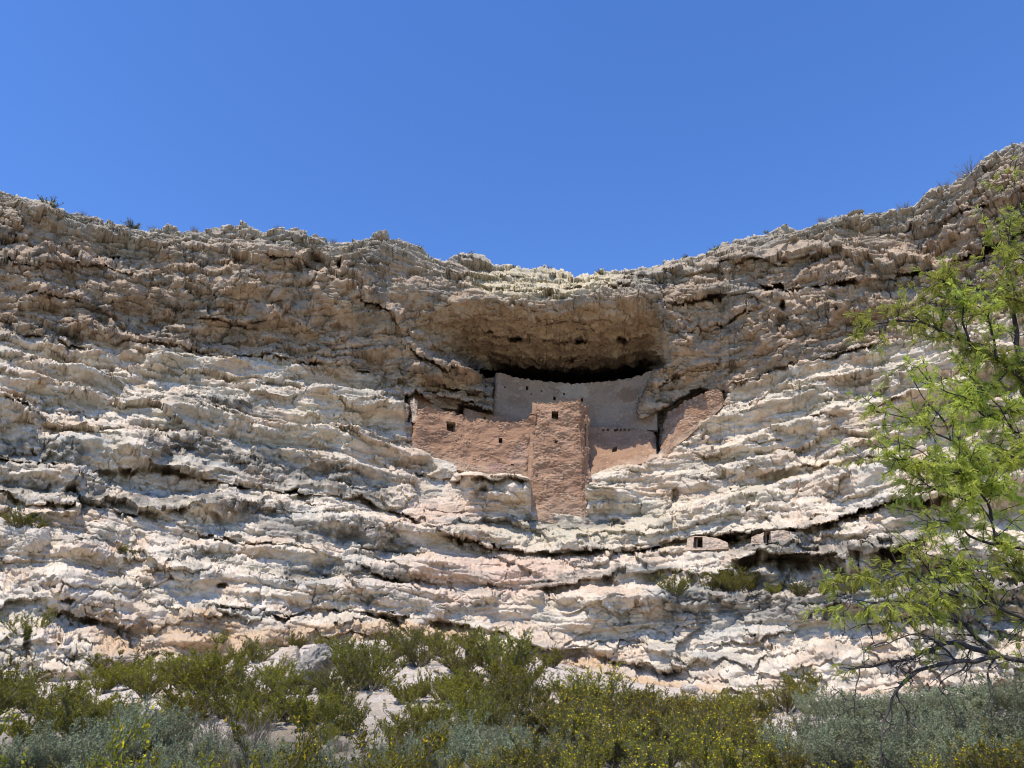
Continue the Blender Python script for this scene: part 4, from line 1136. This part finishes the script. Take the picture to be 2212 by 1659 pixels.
for u, v, h in [(310, 1600, 95), (280, 1640, 110), (350, 1640, 110), (230, 1660, 110), (150, 1680, 120), (60, 1690, 120), (420, 1680, 110), (1000, 1640, 100), (940, 1680, 110), (1060, 1680, 110), (870, 1690, 110), (1120, 1660, 90), (1180, 1680, 100), (640, 1700, 110), (560, 1680, 90), (1100, 1620, 70), (370, 1720, 110), (740, 1720, 110), (200, 1740, 110)]:
    put('sage', u, v, h, *G_SAGE2)
for u, v, h in [(470, 1620, 90), (540, 1620, 90), (500, 1680, 90), (660, 1660, 80), (870, 1640, 60), (590, 1720, 90)]:
    put('dead', u, v, h, *G_DEAD)
for k in range(32):
    u = rp.uniform(60, 1700); v = rp.uniform(1500, 1640) if u < 1300 else rp.uniform(1540, 1640)
    if rp.random() < 0.62:
        put('far', u, v, rp.uniform(34, 70), *(G_LEFT if u < 520 else G_FOOT if u < 1250 else G_RIGHT))
    else:
        put('dead', u, v, rp.uniform(20, 45), 'small grey dry tuft on bare ground among the bushes', 'shrub', 'small dry tufts on the slope')
# the tall blossoming stalks close to the path
near = [(745, 1.62, 'tall creosote stalk crowded with yellow flowers in front of the large grey boulder', 6.3, 0.98),
        (10, 1.70, 'creosote stalk with large yellow flowers cut by the left edge', 5.0, 1.25),
        (402, 1.62, 'short creosote sprig with yellow flowers near the bottom left of centre', 5.4, 0.60),
        (165, 1.6, 'dense yellow green creosote at the bottom left, nearest of the left bushes', 7.0, 0.68),
        (905, 1.6, 'open creosote with thin dark stems at the bottom left of centre', 8.0, 0.75),
        (535, 1.6, 'flowering creosote at the bottom edge, between the short sprig and the tall stalk', 7.0, 0.55)]
for k, (u, vt, lab, y, top) in enumerate(near):
    s, r = bearing(u, 1640)
    x = s * y; z0 = float(ground_z(x, y))
    vtop = {0: 1492, 1: 1510, 2: 1605, 3: 1600, 4: 1560, 5: 1590}[k]
    zt = EYE + float(bearing(u, vtop)[1]) * y
    h = zt - z0
    o = plant('creosote_bush', CREO_NEAR[k % 3], (x, y, z0 - 0.05), h * (0.78 if k in (0, 1, 2) else 0.95), k * 1.3, (0, 0), h)
    tag(o, lab, 'bush')
# ledge bushes
for u, v, h, k in [(1455, 1290, 62, 'far'), (1560, 1278, 58, 'far'), (1590, 1282, 60, 'far'), (1620, 1280, 48, 'far'), (1535, 1276, 40, 'far'), (1672, 1284, 34, 'far'), (1728, 1290, 44, 'far'), (1790, 1290, 36, 'far'), (1840, 1286, 36, 'far')]:
    put(k, u, v, h, *G_LEDGE, on='cliff')
SINGLES = [(40, 1140, 50, 'far', 'olive bush on the left ledge just above the white boulder'), (75, 1150, 40, 'far', 'low olive bush hanging beside the white boulder on the left ledge'),
           (280, 1215, 46, 'far', 'sparse bush growing on the broken ledges of the lower left cliff'), (55, 1395, 80, 'far', 'spindly shrub rooted in a dark crack at the lower left cliff'),
           (450, 968, 24, 'dead', 'small dark dry bush on the long ledge left of the dwelling'),
           (105, 448, 30, 'far', 'small green shrub on the rim at far left'), (282, 496, 24, 'far', 'small dark shrub on the rim left of centre'),
           (2100, 384, 44, 'dead', 'bare shrub on the rim at the upper right'), (2040, 412, 26, 'dead', 'tiny dry tuft on the steep part of the right rim'), (1955, 458, 26, 'dead', 'thin dry twig tuft on the rim right of the flat slab'),
           (1545, 545, 18, 'far', 'tiny green tuft on the rim right of the alcove'), (1775, 480, 16, 'dead', 'tiny dry tuft on the rim left of the flat slab'), (1188, 584, 14, 'dead', 'tiny grass tuft on the rim above the alcove'),
           (1735, 1500, 60, 'far', 'dark olive bush against the white foot of the right cliff'), (470, 1395, 36, 'far', 'sparse bush on the smooth white slab at lower left')]
for u, v, h, k, lab in SINGLES:
    put(k, u, v, h, lab, 'shrub', None, on='cliff')


for u in (30, 180, 330, 420, 600, 720, 905, 1015, 1300, 1480, 1655, 1810, 1900, 2005, 2075):
    k = rp.randint(0, 1)
    put('dead' if k else 'far', u, float(line(RIM, u)) + 4, rp.uniform(9, 17), 'tiny dry grass tuft on the very edge of the cliff rim' if k else 'tiny dark green tuft on the very edge of the cliff rim', 'shrub',
        'tiny dry grass tufts along the rim' if k else 'tiny green tufts along the rim', on='cliff')


# prickly pear on the ledge
def prickly_pear(loc, sc):
    root = empty('prickly_pear', loc)
    rg = np.random.RandomState(3)
    pads = []
    for i in range(9):
        base = np.array([rg.uniform(-.5, .5), rg.uniform(-.2, .2), 0]); zz = 0
        if i > 4:
            pb = pads[rg.randint(0, 5)]; base = pb + np.array([rg.uniform(-.12, .12), 0, 0.22])
        an = rg.uniform(-0.6, 0.6)
        c = base + np.array([math.sin(an) * .16, 0, math.cos(an) * .16]); pads.append(c)
        bm = bmesh.new()
        bmesh.ops.create_uvsphere(bm, u_segments=14, v_segments=8, radius=1)
        M = Matrix.Translation(Vector(c)) @ Matrix.Rotation(rg.uniform(-.6, .6), 4, 'Z') @ Matrix.Rotation(an, 4, 'Y') @ Matrix.Diagonal((0.13, 0.035, 0.19, 1))
        bmesh.ops.transform(bm, matrix=M, verts=bm.verts)
        me = bpy.data.meshes.new('pad'); bm.to_mesh(me); bm.free(); me.materials.append(CACT)
        for pl in me.polygons: pl.use_smooth = True
        o = bpy.data.objects.new('pad', me); COL.objects.link(o); o.parent = root
    root.scale = (sc, sc, sc)
    tag(root, 'prickly pear cactus with flat green pads on the long left ledge', 'cactus')


prickly_pear(at(612, 988, cliff_y(612, 990)), 1.5)

# ------------------------------------------------------------------ mesquite at the right edge
tree = empty('mesquite_tree', (8.9, 10.6, float(ground_z(8.9, 10.6))))
tag(tree, 'mesquite tree with dark thorny branches and feathery light green leaves reaching in from the right', 'tree')
TREE0 = np.array(tree.location)
rt = np.random.RandomState(21)


def child_mesh(name, me, parent, origin=TREE0):
    o = bpy.data.objects.new(name, me); COL.objects.link(o); o.parent = parent
    return o


tk = Tubes(10)
tz = TREE0[2]
trunk = np.array([[8.9, 10.6, tz - 0.2], [8.75, 10.5, 1.0], [8.85, 10.4, 2.2], [9.1, 10.3, 3.6], [9.0, 10.2, 5.0], [9.2, 10.1, 6.6], [9.3, 10.1, 8.2]])
trunk_s = catmull(trunk, 40)
trunk_s[1:, :2] += 0.05 * np.stack([perlin(trunk_s[1:, 2] * 1.1, trunk_s[1:, 2] * 0 + 1, 5), perlin(trunk_s[1:, 2] * 1.1, trunk_s[1:, 2] * 0 + 2, 6)], 1)
tk.add(trunk_s - TREE0, 0.22, 0.06)
child_mesh('trunk', tk.mesh('trunk', BARK), tree)

# limbs: (sightings (u,v) from the outside in towards the tip, distance at the root, at the tip, root radius, leafiness)
LIMBS = [
    ([(2290, 900), (2208, 818), (2151, 772), (2094, 742), (2048, 723), (1995, 698), (1930, 694), (1862, 706)], 10.2, 9.2, 0.055, 1.0),
    ([(2330, 700), (2240, 520), (2200, 440), (2190, 360)], 10.1, 9.6, 0.035, 0.5),
    ([(2230, 900), (2200, 799), (2197, 723), (2183, 640), (2178, 560), (2188, 480)], 10.4, 10.0, 0.05, 0.9),
    ([(2290, 690), (2212, 654), (2151, 635), (2094, 616), (2040, 610), (1990, 640)], 10.0, 9.3, 0.03, 1.1),
    ([(2290, 600), (2212, 560), (2160, 540), (2130, 490)], 10.0, 9.5, 0.025, 0.9),
    ([(2151, 772), (2140, 700), (2110, 660), (2060, 650)], 9.8, 9.4, 0.02, 1.1),
    ([(2094, 742), (2080, 690), (2082, 640), (2060, 590)], 9.6, 9.3, 0.018, 1.0),
    ([(2300, 900), (2212, 889), (2158, 892), (2130, 898), (2107, 880), (2088, 861), (2042, 845), (2000, 820)], 10.0, 9.0, 0.035, 1.1),
    ([(2300, 960), (2212, 942), (2181, 919), (2160, 880), (2120, 840), (2090, 800)], 10.0, 9.5, 0.028, 1.0),
    ([(2300, 990), (2212, 986), (2169, 986), (2146, 1002), (2111, 1021), (2050, 1020), (1985, 1010), (1920, 985)], 9.8, 8.9, 0.035, 1.1),
    ([(2111, 1021), (2088, 975), (2054, 951), (2019, 935), (1991, 917), (1950, 900), (1885, 888)], 9.4, 8.8, 0.018, 0.9),
    ([(2054, 951), (2042, 912), (2007, 875), (1959, 799), (1950, 785)], 9.3, 9.0, 0.010, 0.3),
    ([(2300, 1200), (2212, 1185), (2154, 1178), (2143, 1123), (2099, 1087), (2050, 1068), (2008, 1050), (1965, 1020)], 9.6, 8.9, 0.035, 1.1),
    ([(2154, 1178), (2099, 1160), (2070, 1134), (2019, 1123), (1983, 1127)], 9.4, 9.0, 0.02, 0.9),
    ([(2300, 1100), (2220, 1080), (2170, 1060), (2130, 1050), (2080, 1020)], 9.9, 9.4, 0.022, 1.2),
    ([(2143, 1123), (2130, 1080), (2090, 1040), (2030, 1000), (1960, 960)], 9.5, 9.0, 0.02, 1.0),
    ([(2300, 1380), (2212, 1338), (2154, 1312), (2081, 1287), (2026, 1254), (1985, 1205), (1965, 1192)], 9.4, 8.7, 0.045, 0.45),
    ([(2081, 1287), (2008, 1275), (1965, 1236), (1899, 1254), (1850, 1250), (1800, 1252)], 9.0, 8.5, 0.016, 0.8),
    ([(2154, 1312), (2120, 1260), (2060, 1215), (2010, 1200)], 9.2, 8.8, 0.02, 0.9),
    ([(2300, 1440), (2212, 1429), (2157, 1414), (2117, 1381), (2063, 1338), (2008, 1330), (1935, 1338), (1874, 1349)], 9.4, 8.6, 0.06, 0.25),
    ([(2063, 1338), (2000, 1310), (1940, 1300), (1880, 1300), (1835, 1296)], 9.0, 8.5, 0.014, 0.9),
    ([(2157, 1414), (2099, 1400), (2063, 1386), (2008, 1405), (1936, 1429), (1856, 1443), (1815, 1443)], 9.2, 8.6, 0.035, 0.15),
    ([(2157, 1416), (2110, 1428), (2063, 1429), (1990, 1447), (1954, 1472), (1934, 1495), (1912, 1555), (1904, 1611), (1915, 1655)], 9.1, 8.5, 0.03, 0.04),
    ([(1934, 1495), (1948, 1520), (1964, 1555), (1986, 1577)], 8.8, 8.6, 0.010, 0.0),
    ([(1856, 1443), (1852, 1477), (1845, 1507), (1820, 1510)], 8.6, 8.5, 0.009, 0.0),
    ([(2150, 1420), (2135, 1458), (2142, 1503), (2168, 1551)], 9.1, 8.9, 0.012, 0.0),
    ([(2063, 1429), (2040, 1400), (1990, 1370), (1940, 1380), (1890, 1400)], 9.0, 8.6, 0.014, 0.12),
    ([(2099, 1400), (2080, 1440), (2030, 1480), (2035, 1500)], 9.1, 8.8, 0.010, 0.0),
    ([(2300, 800), (2230, 780), (2190, 790), (2150, 830), (2110, 850)], 10.2, 9.8, 0.025, 1.0),
    ([(2320, 1280), (2230, 1250), (2180, 1230), (2130, 1240), (2090, 1220)], 9.6, 9.2, 0.025, 0.9),
]


def spray(rg, p, d, lc, la, lb):
    """one drooping compound leaf: two to four pinnae set with narrow leaflets"""
    for _ in range(rg.randint(2, 5)):
        ax = unit(d + rg.normal(0, 0.55, 3) + np.array([0, 0, -0.25]))
        ln = rg.uniform(0.07, 0.14)
        n = 9
        t = np.linspace(0.12, 1, n)
        side = unit(np.cross(ax, rg.normal(0, 1, 3)))
        for sgn in (-1, 1):
            c = p + ax * ln * t[:, None] + np.array([0, 0, -0.25]) * (t[:, None] ** 2) * ln
            a = unit(ax * 0.55 + sgn * side) * 0.015
            c = c + a
            lc.append(c); la.append(np.repeat(a[None], n, 0) * rg.uniform(0.8, 1.2)); lb.append(np.repeat(unit(np.cross(a, rg.normal(0, 1, 3)))[None], n, 0) * 0.0048)


for (pl, y0, y1, r0, leafy) in LIMBS:
    pl = np.array(pl, float); m = len(pl)
    yy = np.linspace(y0, y1, m) + rt.normal(0, 0.05, m)
    P3 = np.array([at(u, v, y) for (u, v), y in zip(pl, yy)])
    if pl[0, 0] > 2230:
        k = np.argmin(np.abs(trunk_s[:, 2] - (P3[0, 2] - 0.9)))
        P3 = np.vstack([trunk_s[k], P3])
    n = max(14, int(np.linalg.norm(np.diff(P3, axis=0), axis=1).sum() / 0.06))
    C3 = catmull(P3, n)
    C3[1:] += 0.022 * np.stack([perlin(np.arange(1, n) * 0.23 + r0 * 900, np.zeros(n - 1) + q, 15 + q) for q in range(3)], 1)
    tb = Tubes(6)
    tb.add(C3 - TREE0, r0, max(0.004, r0 * 0.16))
    lc, la, lb = [], [], []
    L = np.linalg.norm(np.diff(C3, axis=0), axis=1).sum()
    vis0 = int(n * 0.15)
    ntw = int(L * (11 if leafy > 0.3 else 8))
    for _ in range(ntw):
        i = rt.randint(vis0, n); p0 = C3[i]
        td = C3[min(i + 1, n - 1)] - C3[max(i - 1, 0)]; td = unit(td)
        d = unit(0.9 * td + rt.normal(0, 0.65, 3) + np.array([0, 0, 0.10 if leafy > 0.3 else -0.25]))
        ln = rt.uniform(0.12, 0.55) * (1.0 if leafy > 0.3 else 0.8)
        nn = 6
        tw = p0 + d * ln * np.linspace(0, 1, nn)[:, None]
        zig = rt.normal(0, 0.018, (nn, 3)); zig[0] = 0
        tw = tw + np.cumsum(zig, 0)
        tb.add(tw - TREE0, min(0.0075, r0 * 0.6), 0.003)
        # knotty spurs
        for _k in range(3):
            q = tw[rt.randint(1, nn)]
            tb.add(np.array([q, q + rt.normal(0, 0.022, 3)]) - TREE0, 0.005, 0.0025)
        for f in tw[1:]:
            for _r in range(2):
                if rt.rand() < (0.66 if leafy > 0.7 else 0.5) * leafy:
                    spray(rt, f, unit(d + rt.normal(0, 0.6, 3)), lc, la, lb)
        if rt.rand() < 0.6:
            e = tw[3]; d2 = unit(d + rt.normal(0, 0.8, 3)); l2 = ln * 0.6
            tw2 = e + d2 * l2 * np.linspace(0, 1, 4)[:, None]
            tb.add(tw2 - TREE0, 0.0055, 0.0025)
            for f in tw2[1:]:
                if rt.rand() < (0.66 if leafy > 0.7 else 0.5) * leafy:
                    spray(rt, f, d2, lc, la, lb)
    o = child_mesh('branch', tb.mesh('branch', BARK), tree)
    if lc:
        child_mesh('foliage', quads('foliage', np.concatenate(lc) - TREE0, np.concatenate(la), np.concatenate(lb), MESQ), o)
